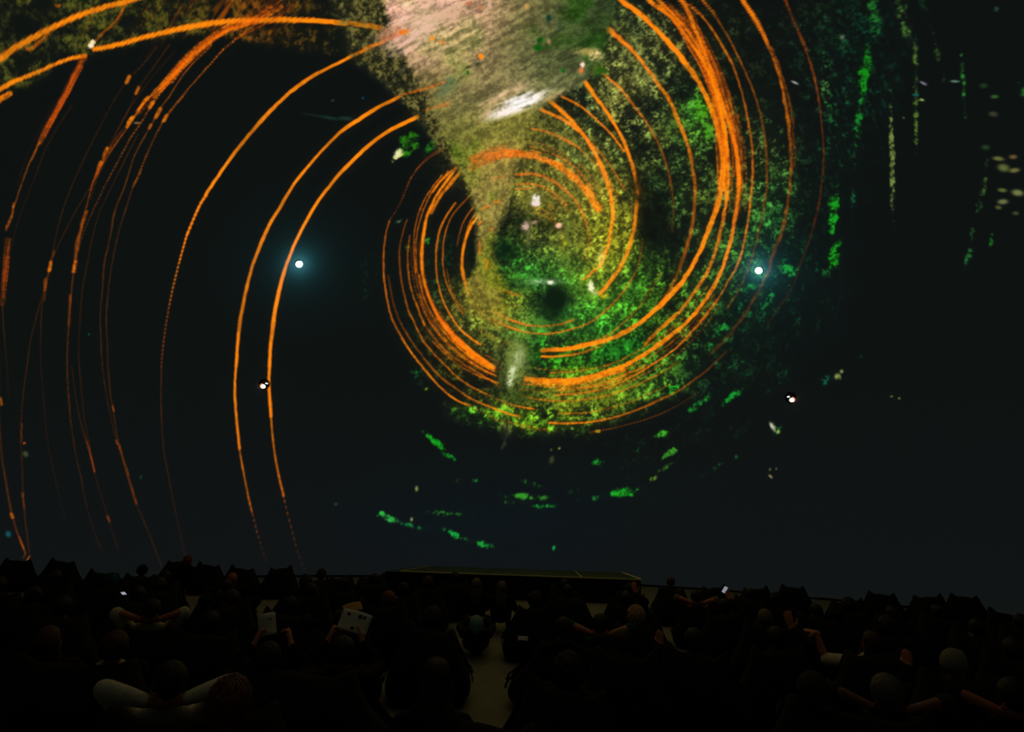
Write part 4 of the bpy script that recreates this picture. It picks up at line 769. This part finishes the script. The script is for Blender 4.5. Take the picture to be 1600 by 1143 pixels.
def build_pose(name, pelvis, lean, head_back, yaw, arms, knees, sleeves='long', side_lean=0.):
    """skeleton -> skin, shirt, trousers, shoes; facing +y, origin on the floor under the pelvis"""
    pv = Vector(pelvis); sp = Vector((side_lean, -math.sin(lean), math.cos(lean))).normalized(); fw = Vector((0, math.cos(lean), math.sin(lean)))
    X = Vector((1, 0, 0)); nb = pv + sp * .50
    hu = (Matrix.Rotation(yaw, 3, 'Z') @ Vector((side_lean * .5, -math.sin(head_back), math.cos(head_back)))).normalized()
    hf = (Matrix.Rotation(yaw, 3, 'Z') @ Vector((0, math.cos(head_back), math.sin(head_back)))); hf = (hf - hu * hf.dot(hu)).normalized(); hx = hf.cross(hu)
    hc = nb + Vector((side_lean * .1, -math.sin(head_back * .7 + lean * .3), math.cos(head_back * .7 + lean * .3))) * .185
    torso = [(0, .155, .110), (.07, .152, .112), (.17, .138, .100), (.27, .142, .106), (.36, .158, .115), (.43, .165, .108), (.475, .130, .085), (.505, .075, .065)]
    body, shirt, pants = MB(), MB(), MB()
    def trunk(mb, lo, hi, g):
        pts = [t for t in torso if lo <= t[0] <= hi]
        mb.sweep([pv + sp * t[0] + fw * (.012 * math.sin(t[0] * 7)) for t in pts], [(t[1] + g, t[2] + g) for t in pts], fw, 22)
    trunk(body, 0, .51, -.004); trunk(shirt, .0, .49, .016); trunk(pants, 0, .09, .010)
    body.sweep([nb - sp * .03, nb + (hc - nb) * .35, hc - hu * .055 - hf * .022], [.064, .054, .053], fw, 14)
    # head
    A = (hx, hf, hu)
    body.ball(hc + hu * .022 - hf * .008, (.0765, .095, .094), A, 18); body.ball(hc - hu * .045 + hf * .026, (.060, .066, .072), A, 16)
    body.ball(hc - hu * .093 + hf * .062, (.026, .022, .018), A, 10); body.ball(hc + hu * .018 + hf * .076, (.052, .014, .012), A, 12)
    body.sweep([hc + hu * .012 + hf * .083, hc - hu * .012 + hf * .096, hc - hu * .030 + hf * .106], [.009, .012, .014], hx, 8)
    for s in (-1, 1):
        body.ball(hc - hu * .034 + hf * .094 + hx * s * .013, (.008, .009, .007), A, 8)
        body.ball(hc - hu * .006 - hf * .006 + hx * s * .079, (.010, .021, .032), A, 10); body.ball(hc - hu * .022 + hf * .062 + hx * s * .036, (.022, .022, .018), A, 8)
    body.sweep([hc - hu * .060 + hf * .086 - hx * .022, hc - hu * .057 + hf * .094, hc - hu * .060 + hf * .086 + hx * .022], [.004, .006, .004], hu, 8)
    body.sweep([hc - hu * .068 + hf * .085 - hx * .019, hc - hu * .070 + hf * .092, hc - hu * .068 + hf * .085 + hx * .019], [.004, .007, .004], hu, 8)
    grips = {}
    for s, key in ((-1, 'L'), (1, 'R')):
        spec = arms[key]; sh = pv + sp * .445 + X * s * .170
        el, wr = ik(sh, spec['wrist'], .285, .255, spec['pole'])
        body.sweep([sh - X * s * .03, sh, (sh + el) / 2, el], [.052, .052, .045, .038], (0, 0.3, 1), 12)
        body.sweep([el, el + (wr - el) * .3, el + (wr - el) * .75, wr], [.039, .041, .031, .026], (0, .3, 1), 12)
        hd = Vector(spec.get('dir', wr - el)); hand(body, wr, hd, spec.get('palm', (0, 0, -1)), spec.get('thumb', -s), spec.get('curl', .35))
        grips[key] = (wr, hd.normalized(), Vector(spec.get('palm', (0, 0, -1))))
        body_g = .013
        if sleeves == 'short':
            k = sh + (el - sh) * .92; shirt.sweep([sh - X * s * .05, sh, (sh + k) / 2, k], [.072, .074, .072, .070], (0, .3, 1), 12)
        else:
            shirt.sweep([sh - X * s * .05, sh, (sh + el) / 2, el], [.068, .068, .060, .054], (0, .3, 1), 12)
            shirt.sweep([el, el + (wr - el) * .45, el + (wr - el) * .88], [.054, .050, .040], (0, .3, 1), 12)
    shoes = []
    for s, (kn, an) in ((-1, knees[0]), (1, knees[1])):
        hip = pv + X * s * .085 - sp * .02 + fw * .01; an, kn = Vector(an), Vector(kn)
        body.sweep([hip, (hip + kn) / 2, kn], [.078, .066, .052], X, 14); body.sweep([kn, kn + (an - kn) * .3, an + Vector((0, 0, .0))], [.052, .053, .035], X, 12)
        pants.sweep([hip, (hip + kn) / 2, kn], [.100, .088, .072], X, 14); pants.sweep([kn, kn + (an - kn) * .35, kn + (an - kn) * .86], [.070, .070, .058], X, 12)
        toe = Vector((.25 * s, 1, 0)).normalized(); base = Vector((an.x, an.y, .045))
        body.sweep([base - toe * .03, base + toe * .10], [(.03, .025), (.034, .022)], (0, 0, 1), 10)
        sm = MB(); sm.sweep([base - toe * .055, base + toe * .02, base + toe * .12, base + toe * .185], [(.038, .048), (.041, .046), (.047, .036), (.038, .028)], (0, 0, 1), 12); sm.sweep([base + Vector((0, 0, .02)), an + Vector((0, 0, .02))], [.045, .045], X, 12)
        shoes.append(baked(sm.mesh('shoe'), []))
    def skin(mb, nm, vox, ratio, it):
        return baked(mb.mesh(nm), [('REMESH', dict(mode='VOXEL', voxel_size=vox, use_smooth_shade=True)), ('SMOOTH', dict(factor=.5, iterations=it)), ('DECIMATE', dict(ratio=ratio))])
    d = dict(name=name, body=skin(body, 'person', .0062, .16, 3), shirt=skin(shirt, 'shirt', .014, .5, 3), pants=skin(pants, 'trousers', .014, .5, 3), shoes=shoes,
             head=Matrix.Translation(hc) @ Matrix((hx, hf, hu)).transposed().to_4x4(), hc=hc, grips=grips)
    return d

# ---- hair and hats, in head space (x right, y face, z crown)
def scalp(rx, ry, rz, cz, front, nape, rag, seed, puff=0., th=.012):
    rs = random.Random(seed); v, f = [], []; n, m = 40, 18
    tab = [[rs.random() for _ in range(n)] for _ in range(m + 1)]
    for i in range(m + 1):
        for k in range(n):
            a = 2 * math.pi * k / n; c = math.sin(a)                       # c = +1 face side
            lim = math.radians(front if c > .25 else nape if c < -.45 else nape + (front - nape) * (c + .45) / .7)
            t = lim * i / m; r = 1 + rag * (tab[i][k] - .5) + rag * .6 * math.sin(k * 1.9 + i) + puff * math.sin(min(t, 2.2)) * (1 if c < .3 else .4)
            v.append((rx * r * math.sin(t) * math.cos(a), ry * r * math.sin(t) * c - .010, cz + rz * r * math.cos(t)))
    for i in range(m):
        for k in range(n): f.append((i * n + k, (i + 1) * n + k, (i + 1) * n + (k + 1) % n, i * n + (k + 1) % n))
    return mesh_from('hair', v, f), v
def hair_kinds():
    K = {}
    base = [('SOLIDIFY', dict(thickness=.014, offset=1)), ('SUBSURF', dict(levels=1, render_levels=1))]
    K['short'] = baked(scalp(.081, .100, .099, .024, 58, 118, .035, 1)[0], base)
    K['crop'] = baked(scalp(.0785, .097, .096, .023, 62, 108, .015, 2)[0], base)
    K['curly'] = baked(scalp(.094, .112, .114, .022, 56, 122, .16, 3, .06)[0], base)
    m, v = scalp(.086, .106, .102, .022, 56, 124, .03, 4, .04); mb = MB(); mb.v = [tuple(p) for p in v]; mb.f = [tuple(p.vertices) for p in m.polygons]; bpy.data.meshes.remove(m)
    for x in (-.062, -.036, -.010, .016, .042, .066):
        mb.sweep([(x, -.06 + .5 * abs(x), .02), (x * 1.15, -.105 + .6 * abs(x), -.05), (x * 1.3, -.120 + .7 * abs(x), -.13), (x * 1.25, -.125 + .6 * abs(x), -.21), (x * 1.05, -.125, -.28)], [.024, .027, .026, .022, .012], (1, 0, 0), 10)
    K['long'] = baked(mb.mesh('hair'), [])
    mb = MB(); mb.v = [tuple(p) for p in v]; mb.f = [(i * 40 + k, (i + 1) * 40 + k, (i + 1) * 40 + (k + 1) % 40, i * 40 + (k + 1) % 40) for i in range(18) for k in range(40)]; mb.ball((0, -.085, .085), (.045, .042, .042))
    K['bun'] = baked(mb.mesh('hair'), [])
    K['beanie'] = baked(scalp(.088, .106, .112, .022, 66, 100, .012, 6)[0], base)
    m, v = scalp(.086, .104, .104, .022, 62, 92, .0, 7); mb = MB(); mb.v = [tuple(p) for p in v]; mb.f = [tuple(p.vertices) for p in m.polygons]; bpy.data.meshes.remove(m)
    K['cap'] = baked(mb.mesh('cap'), base)
    br = MB(); br.add([(.075 * math.cos(a) * r, .045 + .155 * math.sin(a) * r, .058 - .02 * r * math.sin(a) + dz) for dz in (0, .006) for r in (.3, 1) for a in [math.pi * j / 12 for j in range(13)]],
                      [(j, j + 1, 13 + j + 1, 13 + j) for j in range(12)] + [(26 + j + 1, 26 + j, 39 + j, 39 + j + 1) for j in range(12)] + [(13 + j, 13 + j + 1, 39 + j + 1, 39 + j) for j in range(12)])
    K['brim'] = br.mesh('brim'); e = MB(); e.ball((0, 0, 0), (.0125, .0115, .0105), None, 12); K['eye'] = e.mesh('eye'); return K
HAIR = hair_kinds()

rest = dict(wrist=(.12, .02, .46), pole=(.5, -.3, .3), dir=(-.8, .5, -.1), palm=(0, -.3, -1), curl=.3)
def both(w, pole, **k):
    out = {}
    for s, key in ((-1, 'L'), (1, 'R')):
        kk = {a: ((b[0] * s, b[1], b[2]) if a in ('dir', 'palm') else b) for a, b in k.items()}
        out[key] = dict(wrist=(w[0] * s, w[1], w[2]), pole=(pole[0] * s, pole[1], pole[2]), **kk)
    return out
def mix(a, **k): r = dict(a); r.update(k); return r
belly = both((.10, .05, .47), (.55, -.3, .2), dir=(-.8, .4, -.2), palm=(0, -.4, -1), curl=.35)
sides = both((.30, .14, .30), (.6, -.2, .4), dir=(.1, 1, -.1), palm=(0, 0, -1), curl=.3)
behind = both((.075, -.515, .70), (.7, -.35, .84), dir=(-.9, -.35, .1), palm=(0, .9, .2), curl=.25)
K0 = [((-.15, .44, .47), (-.14, .72, .09)), ((.15, .44, .47), (.14, .72, .09))]
K1 = [((-.17, .47, .40), (-.16, .82, .08)), ((.12, .42, .50), (.10, .66, .09))]
RP = dict(pelvis=(0, 0, .275), lean=math.radians(48), head_back=math.radians(20))
POSES = {
    'rest': build_pose('rest', **RP, yaw=.0, arms=belly, knees=K0), 'turn': build_pose('turn', **RP, yaw=.35, arms=sides, knees=K1), 'tilt': build_pose('tilt', (0, 0, .275), math.radians(42), math.radians(30), -.15, sides, K1, 'short'),
    'behind': build_pose('behind', **RP, yaw=.0, arms=behind, knees=K0, sleeves='short'), 'behind_long': build_pose('behind_long', **RP, yaw=.2, arms=behind, knees=K1),
    'phone': build_pose('phone', **RP, yaw=.1, arms=dict(L=belly['L'], R=dict(wrist=(.10, .05, .86), pole=(.6, .0, .45), dir=(-.25, .2, 1), palm=(-.2, 1, -.2), curl=.7)), knees=K0),
    'hand_up': build_pose('hand_up', **RP, yaw=.0, arms=dict(L=belly['L'], R=dict(wrist=(.15, -.32, .87), pole=(.32, -.5, .1), dir=(-.18, .1, 1), palm=(0, 1, .1), curl=.08)), knees=K1),
    'arm_out': build_pose('arm_out', **RP, yaw=.35, arms=dict(L=dict(wrist=(-.47, -.16, .80), pole=(-.3, -.2, .2), dir=(-1, .15, .15), palm=(0, .3, -1), curl=1.25), R=belly['R']), knees=K1, sleeves='short'),
    'fist_up': build_pose('fist_up', **RP, yaw=-.2, arms=dict(L=dict(wrist=(-.30, -.12, .70), pole=(-.6, -.2, .2), dir=(-.15, .2, 1), palm=(.3, 1, 0), curl=1.3), R=belly['R']), knees=K0),
    'read': build_pose('read', **RP, yaw=.0, arms=both((.13, -.02, .80), (.6, -.1, .3), dir=(-.25, .3, .9), palm=(-.9, .3, -.1), curl=.75), knees=K0),
    'floor': build_pose('floor', (0, 0, .13), math.radians(-4), math.radians(8), .2, both((.13, .30, .42), (.5, .0, .3), dir=(-.8, .5, -.2), palm=(0, 0, -1), curl=.3), [((-.19, .36, .42), (-.13, .42, .09)), ((.19, .36, .42), (.13, .42, .09))]),
    'low': build_pose('low', (0, 0, .135), math.radians(66), math.radians(40), .1, belly, [((-.15, .42, .42), (-.14, .62, .09)), ((.15, .42, .42), (.14, .62, .09))]),
}
SKIN = [material('skin_%d' % i, c, .55, .35, 25., .05, .08) for i, c in enumerate([(196, 120, 84), (168, 98, 66), (120, 72, 50), (206, 140, 104)])]
def cloth(c): return material('cloth_%d_%d_%d' % c, c, .9, .2, 90., .25, .2)
def fur(c): return material('hair_%d_%d_%d' % c, c, .6, .35, 60., .6, .4, (1, 1, .12))
white_eye = material('eye_white', (210, 205, 200), .2, .5, 10., 0., .02); shoe_mat = material('shoe_black', (20, 20, 22), .6, .3, 30., .1, .1)
DARKS = [(12, 13, 15), (16, 16, 18), (20, 19, 18), (13, 16, 22), (22, 17, 15), (17, 21, 19), (27, 25, 24), (16, 14, 19)]
HDARK = [(12, 9, 7), (18, 13, 9), (24, 16, 10), (10, 10, 10), (34, 22, 14)]

def person(pose, x, y, rz, label, group=None, shirt=(16, 16, 18), hair=(14, 11, 9), style='short', skin=0, scale=1., detail=True, pants=None, brim=False):
    p = POSES[pose]
    o = link('person', p['body'], None, SKIN[skin]); o.location = (x, y, 0); o.rotation_euler = (0, 0, rz); o.scale = (scale,) * 3
    tag(o, label, 'person', group)
    link('shirt', p['shirt'], o, cloth(shirt)); link('trousers', p['pants'], o, cloth(pants or random.choice(DARKS)))
    if style:
        nm = {'beanie': 'beanie', 'cap': 'cap'}.get(style, 'hair'); h = link(nm, HAIR[style], o, cloth(hair) if nm != 'hair' else fur(hair)); h.matrix_local = p['head']
        if style == 'cap': link('brim', HAIR['brim'], h, cloth(hair))
    if detail:
        for s in p['shoes']: link('shoe', s, o, shoe_mat)
        for s in (-1, 1): e = link('eye', HAIR['eye'], o, white_eye); e.matrix_local = p['head'] @ Matrix.Translation((s * .031, .0785, .002))
    bpy.context.view_layer.update() if False else None
    return o
def head_spot(px, py, pose, rz, scale=1.):
    """where a person sits so that the head shows at this pixel"""
    hc = POSES[pose]['hc'] * scale; q = at(px, py, hc.z); r = Matrix.Rotation(rz, 3, 'Z') @ hc
    return q.x - r.x, q.y - r.y
def face_stage(px, py, extra=0.):
    q = at(px, py, .76); return -math.atan2(q.x, q.y) * .85 + extra      # every row turns its back to this side
def M_of(o): return Matrix.Translation(o.location) @ Matrix.Rotation(o.rotation_euler.z, 4, 'Z') @ Matrix.Diagonal((*o.scale, 1))

TAKEN = []; SEATS = []
def seated(px, py, pose, label, bag=True, extra=0., bag_label=None, **k):
    rz = face_stage(px, py, extra); x, y = head_spot(px, py, pose, rz, k.get('scale', 1.))
    o = person(pose, x, y, rz, label, **k); TAKEN.append((x, y))
    if bag:
        for q in SEATS:
            if abs(q[0] - x) < .72 and abs(q[1] - y) < .62:     # two people on one wide bag
                b = q[2]; w = math.hypot(q[0] - x, q[1] - y); b.location = ((q[0] + x) / 2, (q[1] + y) / 2, 0); b.scale.x = 1 + w / .95
                b['label'] = 'wide black bean bag shared with the ' + ' '.join(label.split()[:9]); bag = False; break
    if bag: SEATS.append((x, y, None)); SEATS[-1] = (x, y, bean_bag(x, y, rz, bag_label or 'black bean bag beneath the ' + label, 'black bean bags under single people', .86 if pose == 'behind' else 1.))
    return o
B = seated
p_teal = B(172, 908, 'turn', 'person in teal beanie turning aside near the dome edge', shirt=(22, 26, 28), hair=(24, 78, 80), style='beanie')
B(222, 893, 'rest', 'person in dark flat cap lying back beside the teal beanie', shirt=(14, 15, 17), hair=(12, 12, 13), style='cap')
B(236, 955, 'behind', 'person in pale T-shirt lying with both hands behind the head', shirt=(196, 186, 150), skin=1, hair=(12, 10, 8))
B(74, 1004, 'tilt', 'person with reddish brown hair and one bare arm by white-shirted neighbour', shirt=(20, 18, 18), hair=(74, 38, 22), style='long', skin=0)
B(178, 1014, 'rest', 'brown-haired person in off-white shirt lying back', shirt=(176, 170, 146), hair=(62, 34, 22), style='short')
p_w = B(264, 1070, 'behind_long', 'dark-haired person in white long-sleeved shirt with elbows spread behind the head', shirt=(206, 200, 176), skin=0, hair=(10, 9, 8))
B(358, 1100, 'rest', 'person with auburn hair low beside the white long-sleeved shirt', shirt=(14, 13, 14), hair=(92, 48, 26), style='curly')
B(606, 938, 'turn', 'ginger-haired person leaning over a tan leaflet', shirt=(16, 15, 15), hair=(104, 54, 26), style='short')
p_read = B(534, 1022, 'read', 'dark-haired person holding up a printed white sheet', shirt=(14, 14, 16), hair=(14, 11, 9), style='short', skin=0)
B(744, 976, 'low', 'person in pale teal knit beanie lying on the floor by the aisle', bag=False, shirt=(16, 18, 20), hair=(120, 160, 150), style='beanie')
B(680, 1060, 'floor', 'brown-haired person sitting upright on the floor at the aisle edge', bag=False, shirt=(16, 14, 13), hair=(52, 36, 22), style='long')
B(994, 964, 'rest', 'person with bushy blond hair below the raised hand', shirt=(16, 16, 16), hair=(168, 128, 76), style='curly')
B(978, 937, 'hand_up', 'person raising one open hand in front of the stage corner', shirt=(26, 18, 16), hair=(44, 28, 18), skin=0)
B(938, 978, 'behind', 'person in teal T-shirt with arms folded behind the head', shirt=(22, 84, 78), hair=(12, 10, 9), skin=0)
p_cup = B(973, 1006, 'rest', 'person with dark brown hair beside a white cup', shirt=(14, 14, 15), hair=(42, 28, 18), style='short', extra=.1)
B(1085, 1004, 'fist_up', 'person in dark green top with fist raised to the cheek', shirt=(20, 40, 30), hair=(16, 22, 16), skin=0)
B(1088, 934, 'behind', 'person in tan T-shirt reclining with arms up', shirt=(128, 104, 62), hair=(14, 11, 9))
p_ph = B(1132, 950, 'phone', 'person in black holding a small lit phone up', shirt=(14, 14, 16), hair=(12, 10, 8))
B(1196, 968, 'rest', 'person with sandy hair lying back on a bean bag', shirt=(18, 16, 15), hair=(104, 78, 42), style='short')
B(1214, 1000, 'hand_up', 'person in olive top lifting one small open hand', shirt=(30, 30, 22), hair=(14, 12, 10))
B(1362, 1006, 'arm_out', 'long-haired person in white T-shirt stretching a bare arm sideways', shirt=(206, 196, 160), hair=(56, 36, 24), style='long', skin=0)
B(1272, 1086, 'rest', 'person in dark olive hooded top under the outstretched arm', shirt=(44, 46, 36), hair=(44, 46, 36), style='beanie')
B(1386, 1086, 'behind', 'grey-haired person with bare elbows spread behind the head', shirt=(40, 42, 40), hair=(84, 84, 78), style='short', skin=2)
B(1492, 1040, 'fist_up', 'person in pale striped cap resting chin on a hand', shirt=(22, 26, 30), hair=(126, 122, 104), style='cap', skin=0)
B(1585, 1092, 'behind', 'person in black with a bare elbow raised by the striped cap', shirt=(14, 14, 14), hair=(12, 10, 8), skin=1)
B(668, 912, 'rest', 'brown-haired person lying in front of the stage', shirt=(16, 15, 15), hair=(56, 38, 24), style='curly')
B(744, 913, 'rest', 'blond long-haired person at the aisle in front of the stage', bag=False, shirt=(18, 18, 16), hair=(96, 92, 58), style='long')
B(784, 918, 'rest', 'second blond long-haired person, sitting closest to the aisle end', bag=False, shirt=(18, 18, 16), hair=(92, 90, 54), style='long')
B(96, 950, 'rest', 'dark-clothed person lying behind the brown-haired pair', shirt=(14, 14, 15), hair=(12, 10, 9))
B(502, 899, 'rest', 'person in dark green beanie left of the stage steps', shirt=(16, 18, 17), hair=(34, 52, 38), style='beanie')
B(362, 906, 'rest', 'person with short ginger hair', shirt=(16, 16, 16), hair=(140, 74, 34), style='crop')
B(880, 985, 'rest', 'dark-clothed person lying back beside the white ticket', shirt=(14, 14, 15), hair=(14, 11, 9))
p_map = B(418, 1030, 'read', 'person holding a folded white leaflet up to read it', shirt=(15, 15, 16), hair=(13, 10, 9), style='long', skin=0)

# skyline bean bags against the screen
def back_bag(px, py, label=None):
    q = at(px, py, .85); rz = -math.atan2(q.x, q.y) * .9; r = Matrix.Rotation(rz, 3, 'Z') @ Vector((0, -.66, 0))
    x, y = q.x - r.x, q.y - r.y
    if math.hypot(x - DOME_C.x, y - DOME_C.y) > R_FOOT - .9:
        d = Vector((x - DOME_C.x, y - DOME_C.y)); d *= (R_FOOT - .9) / d.length; x, y = DOME_C.x + d.x, DOME_C.y + d.y
    bean_bag(x, y, rz, label, kind=None); TAKEN.append((x, y)); return x, y, rz
G_BACK = 'black bean bag with two peaked corners standing dark against the screen'
for px, py in ((8, 864), (100, 867), (165, 883), (280, 868), (328, 873), (380, 878), (440, 878), (530, 892), (582, 890), (1115, 907), (1180, 909), (1238, 907), (1322, 927), (1376, 917), (1448, 921), (1505, 921), (1572, 944)):
    back_bag(px, py, G_BACK)
x, y, rz = back_bag(1049, 909, 'black bean bag with a brown-haired head between its corners')
for px, py, lab, hc, st, sc in ((1048, 910, 'brown-haired person whose head shows between two bean bag corners', (78, 50, 30), 'short', 1.), (293, 874, 'ginger curly-haired person whose head tops the dark skyline', (112, 60, 32), 'curly', 1.04)):
    rz = face_stage(px, py); xx, yy = head_spot(px, py, 'rest', rz, sc)
    person('rest', xx, yy, rz, lab, hair=hc, style=st, detail=False)

# the rest of the dim crowd on bean bags, row by row, leaving the aisle clear
CLEAR = [(738, 996, 783, 1072), (792, 936, 842, 964), (618, 1090, 648, 1143), (700, 1000, 740, 1060)]
def hides_aisle(x, y):
    d = y + .6; cx, top = to_px((x, y - .66, .86)); _, low = to_px((x, y - .8, 0)); hw = .52 * F_PX / max(1, y - .6)
    return any(cx + hw > a and cx - hw < c and top < dd and low > b for a, b, c, dd in CLEAR)
cand = []
row = 0; y = 4.1
while y < 16.8:
    x = -13.0 + (.6 if row % 2 else 0)
    while x < 13.5:
        cand.append((x + random.uniform(-.1, .1), y + random.uniform(-.1, .1))); x += .4
    y += .5; row += 1
n_dim = 0
def dim_label(pose, st):
    h = {'short': 'short dark hair', 'long': 'long dark hair', 'crop': 'cropped dark hair', 'bun': 'dark hair in a bun', 'curly': 'bushy dark hair'}[st]
    w = {'rest': 'lying back on a bean bag', 'turn': 'turning aside on a bean bag', 'behind_long': 'lying with sleeved arms behind the head', 'floor': 'sitting on the floor by the aisle'}[pose]
    return 'dark-clothed person with ' + h + ' ' + w
def edge_at(px, y, left):                            # x of a bag whose side shows at this column
    x = 0.
    for _ in range(6): x += (px - to_px((x + (-.46 if left else .46), y - .7, .45))[0]) * (y - .7) / F_PX
    return x
for px, left, ys in ((787, True, (5.0, 6.6, 8.2, 9.8)), (848, True, (11.4, 13.0)), (733, False, (7.4, 9.0, 10.6)), (612, False, (5.7,))):
    for y in ys:
        x = edge_at(px, y, left)
        if any(abs(x - a) < .8 and abs(y - b) < 1.1 for a, b in TAKEN): continue
        rz = -math.atan2(x, y) * .85; st = random.choice(['short', 'long', 'crop', 'curly'])
        person('rest', x, y, rz, dim_label('rest', st), 'dark figures lying in the dim crowd', shirt=random.choice(DARKS), hair=random.choice(HDARK), style=st, skin=2, detail=y < 8)
        bean_bag(x, y, rz, 'black bean bag along the aisle under a person with ' + {'short': 'short', 'long': 'long', 'crop': 'cropped', 'curly': 'bushy'}[st] + ' dark hair'); TAKEN.append((x, y))
back_bag(768, 1086, 'black bean bag filling the near end of the aisle')
for n_c, (x, y) in enumerate(cand + cand):
    sx, sy = (.94, 1.22) if n_c < len(cand) else (.82, 1.0)
    cx, cy = to_px((x, y - .5, .7))
    if not (-60 < cx < 1660) or cy > 1190: continue
    if math.hypot(x - DOME_C.x, y - DOME_C.y) > R_FOOT - 1.1: continue
    if any(abs(x - a) < sx and abs(y - b) < sy for a, b in TAKEN): continue
    if hides_aisle(x, y): continue
    tx, ty = to_px((x, y - .66, .86))
    if ty < -2 + np.interp(tx, [0, 460, 600, 1005, 1200, 1300, 1420, 1600], [893, 897, 895, 916, 926, 939, 946, 960]): continue      # keep the skyline of bags clear
    if y > 15.4 and -3.6 < x < 4.2: continue
    rz = -math.atan2(x, y) * .85 + random.uniform(-.2, .2)
    if y < 14.6:
        pose = random.choice(['rest', 'rest', 'turn', 'rest', 'behind_long', 'rest']); d = y < 8
        st = random.choice(['short', 'short', 'long', 'crop', 'bun', 'curly'])
        person(pose, x, y, rz, dim_label(pose, st), 'dark figures lying in the dim crowd', shirt=random.choice(DARKS), hair=random.choice(HDARK),
               style=st, skin=2 if pose == 'behind' else random.choice([1, 2]), detail=d)
    bean_bag(x, y, rz, 'black bean bag under ' + ' '.join(dim_label(pose, st).split()[:10]) if y < 14.6 else None); TAKEN.append((x, y)); n_dim += 1
print('dim crowd', n_dim, 'bags', len(BAGS))

# ---------------------------------------------------------------- things in hands and laps
paper = material('paper', (206, 202, 184), .8, .2, 20., .02, .05); tan_paper = material('paper_tan', (176, 138, 70), .8, .2, 20., .02, .08); ink = material('print_black', (14, 14, 14), .7, .2, 20., .0, .05)
def sheet(name, label, w, h, M, mat, marks=(), curl=.02, fold=None):
    n, m = 8, 6; v, f = [], []
    for s in (0, .0012):
        for j in range(m + 1):
            for i in range(n + 1):
                u, q = i / n - .5, j / m - .5; v.append((u * w, q * h, curl * math.cos(u * 3) + .4 * curl * math.sin(q * 4) + s))
    st = (n + 1) * (m + 1)
    for j in range(m):
        for i in range(n):
            a = j * (n + 1) + i; f += [(a, a + n + 1, a + n + 2, a + 1), (st + a, st + a + 1, st + a + n + 2, st + a + n + 1)]
    e = [i for i in range(n)] + [(n) + (n + 1) * j for j in range(m)] + [m * (n + 1) + n - i for i in range(n)] + [(m - j) * (n + 1) for j in range(m)]
    f += [(a, b, st + b, st + a) for a, b in zip(e, e[1:] + e[:1])]
    o = link(name, mesh_from(name, v, f), None, mat); o.matrix_world = M; tag(o, label, 'paper')
    for (a, b, ww, hh) in marks:
        z = lambda X, Y: curl * math.cos(X / w * 3) + .4 * curl * math.sin(Y / h * 4)
        q = [(a - ww / 2, b - hh / 2), (a + ww / 2, b - hh / 2), (a + ww / 2, b + hh / 2), (a - ww / 2, b + hh / 2)]
        mk = MB().hexa([(X, Y, z(X, Y) + .0010) for X, Y in q] + [(X, Y, z(X, Y) + .0022) for X, Y in q]); link('printed_mark', mk.mesh('printed_mark', False), o, ink)
    return o
def facing_cam(p, tilt=0., roll=0.):                 # a sheet standing at p, its print towards the people behind
    n = (Vector((0, 0, EYE)) - p).normalized(); n = (n + Vector((0, 0, tilt))).normalized(); x = Vector((0, 0, 1)).cross(n).normalized(); y = n.cross(x)
    return Matrix.Translation(p) @ Matrix((x, y, n)).transposed().to_4x4() @ Matrix.Rotation(roll, 4, 'Z')
bpy.context.view_layer.update()
def held(o, local): return M_of(o) @ Vector(local)
sheet('printed_sheet', 'white paper sheet with black printed blocks held up in a hand', .245, .175, facing_cam(held(p_read, (.06, .02, .93)), .5, -.28), paper,
      [(-.065, .045, .026, .022), (.03, .045, .03, .03), (.066, .048, .022, .03), (.0, -.055, .03, .02)])
sheet('folded_leaflet', 'folded white leaflet held beside long dark hair', .13, .16, facing_cam(held(p_map, (-.06, .03, .93)), .3, .2), paper, [(.02, .03, .03, .012)], .03)
q = at(551, 949, .62); sheet('tan_leaflet', 'tan paper leaflet lying open on a lap', .26, .14, facing_cam(q, 1.2, .35), tan_paper, [], .02)
q = at(817, 997, .46); sheet('ticket', 'small white ticket lying by the aisle seats', .125, .055, facing_cam(q, .6, -.02), paper, [], .004)
q = at(997, 1016, .42); sheet('paper_slip', 'narrow white paper slip behind brown-haired head', .10, .035, facing_cam(q, .6, -.1), paper, [], .004)
# phone
def phone(p, label, roll, size=1., s=1.2, tilt=.1):
    root = link('phone', None if False else MB().hexa([(x * size, y * size, z) for z in (-.004, .004) for x, y in ((-.036, -.074), (.036, -.074), (.036, .074), (-.036, .074))]).mesh('phone', False), None, gloss_black)
    root.matrix_world = facing_cam(p, tilt, roll); tag(root, label, 'phone')
    link('screen', MB().hexa([(x * size, y * size, z) for z in (.0042, .0052) for x, y in ((-.032, -.068), (.032, -.068), (.032, .068), (-.032, .068))]).mesh('screen', False), root, glowing('phone_screen', (210, 214, 236), s))
wr, hd, pl = POSES['phone']['grips']['R']
phone(held(p_ph, wr + hd * .10 + Vector((-.03, .02, .03))), 'small lit phone held up in a hand', -.5, .8, .35, .6)
phone(at(193, 927, .70), 'tiny pale phone screen glowing by the teal beanie', .3, .8, .5, 4.)
# cup
q = at(947, 1016, .40)
cup = link('paper_cup', ring_mesh('paper_cup', [(.001, .0), (.028, .0), (.030, .004), (.040, .098), (.042, .102), (.040, .104), (.037, .098), (.028, .01), (.001, .008)], 24), None, paper); cup.location = q; cup.location.z = .36
tag(cup, 'white paper cup standing by dark brown hair', 'cup')
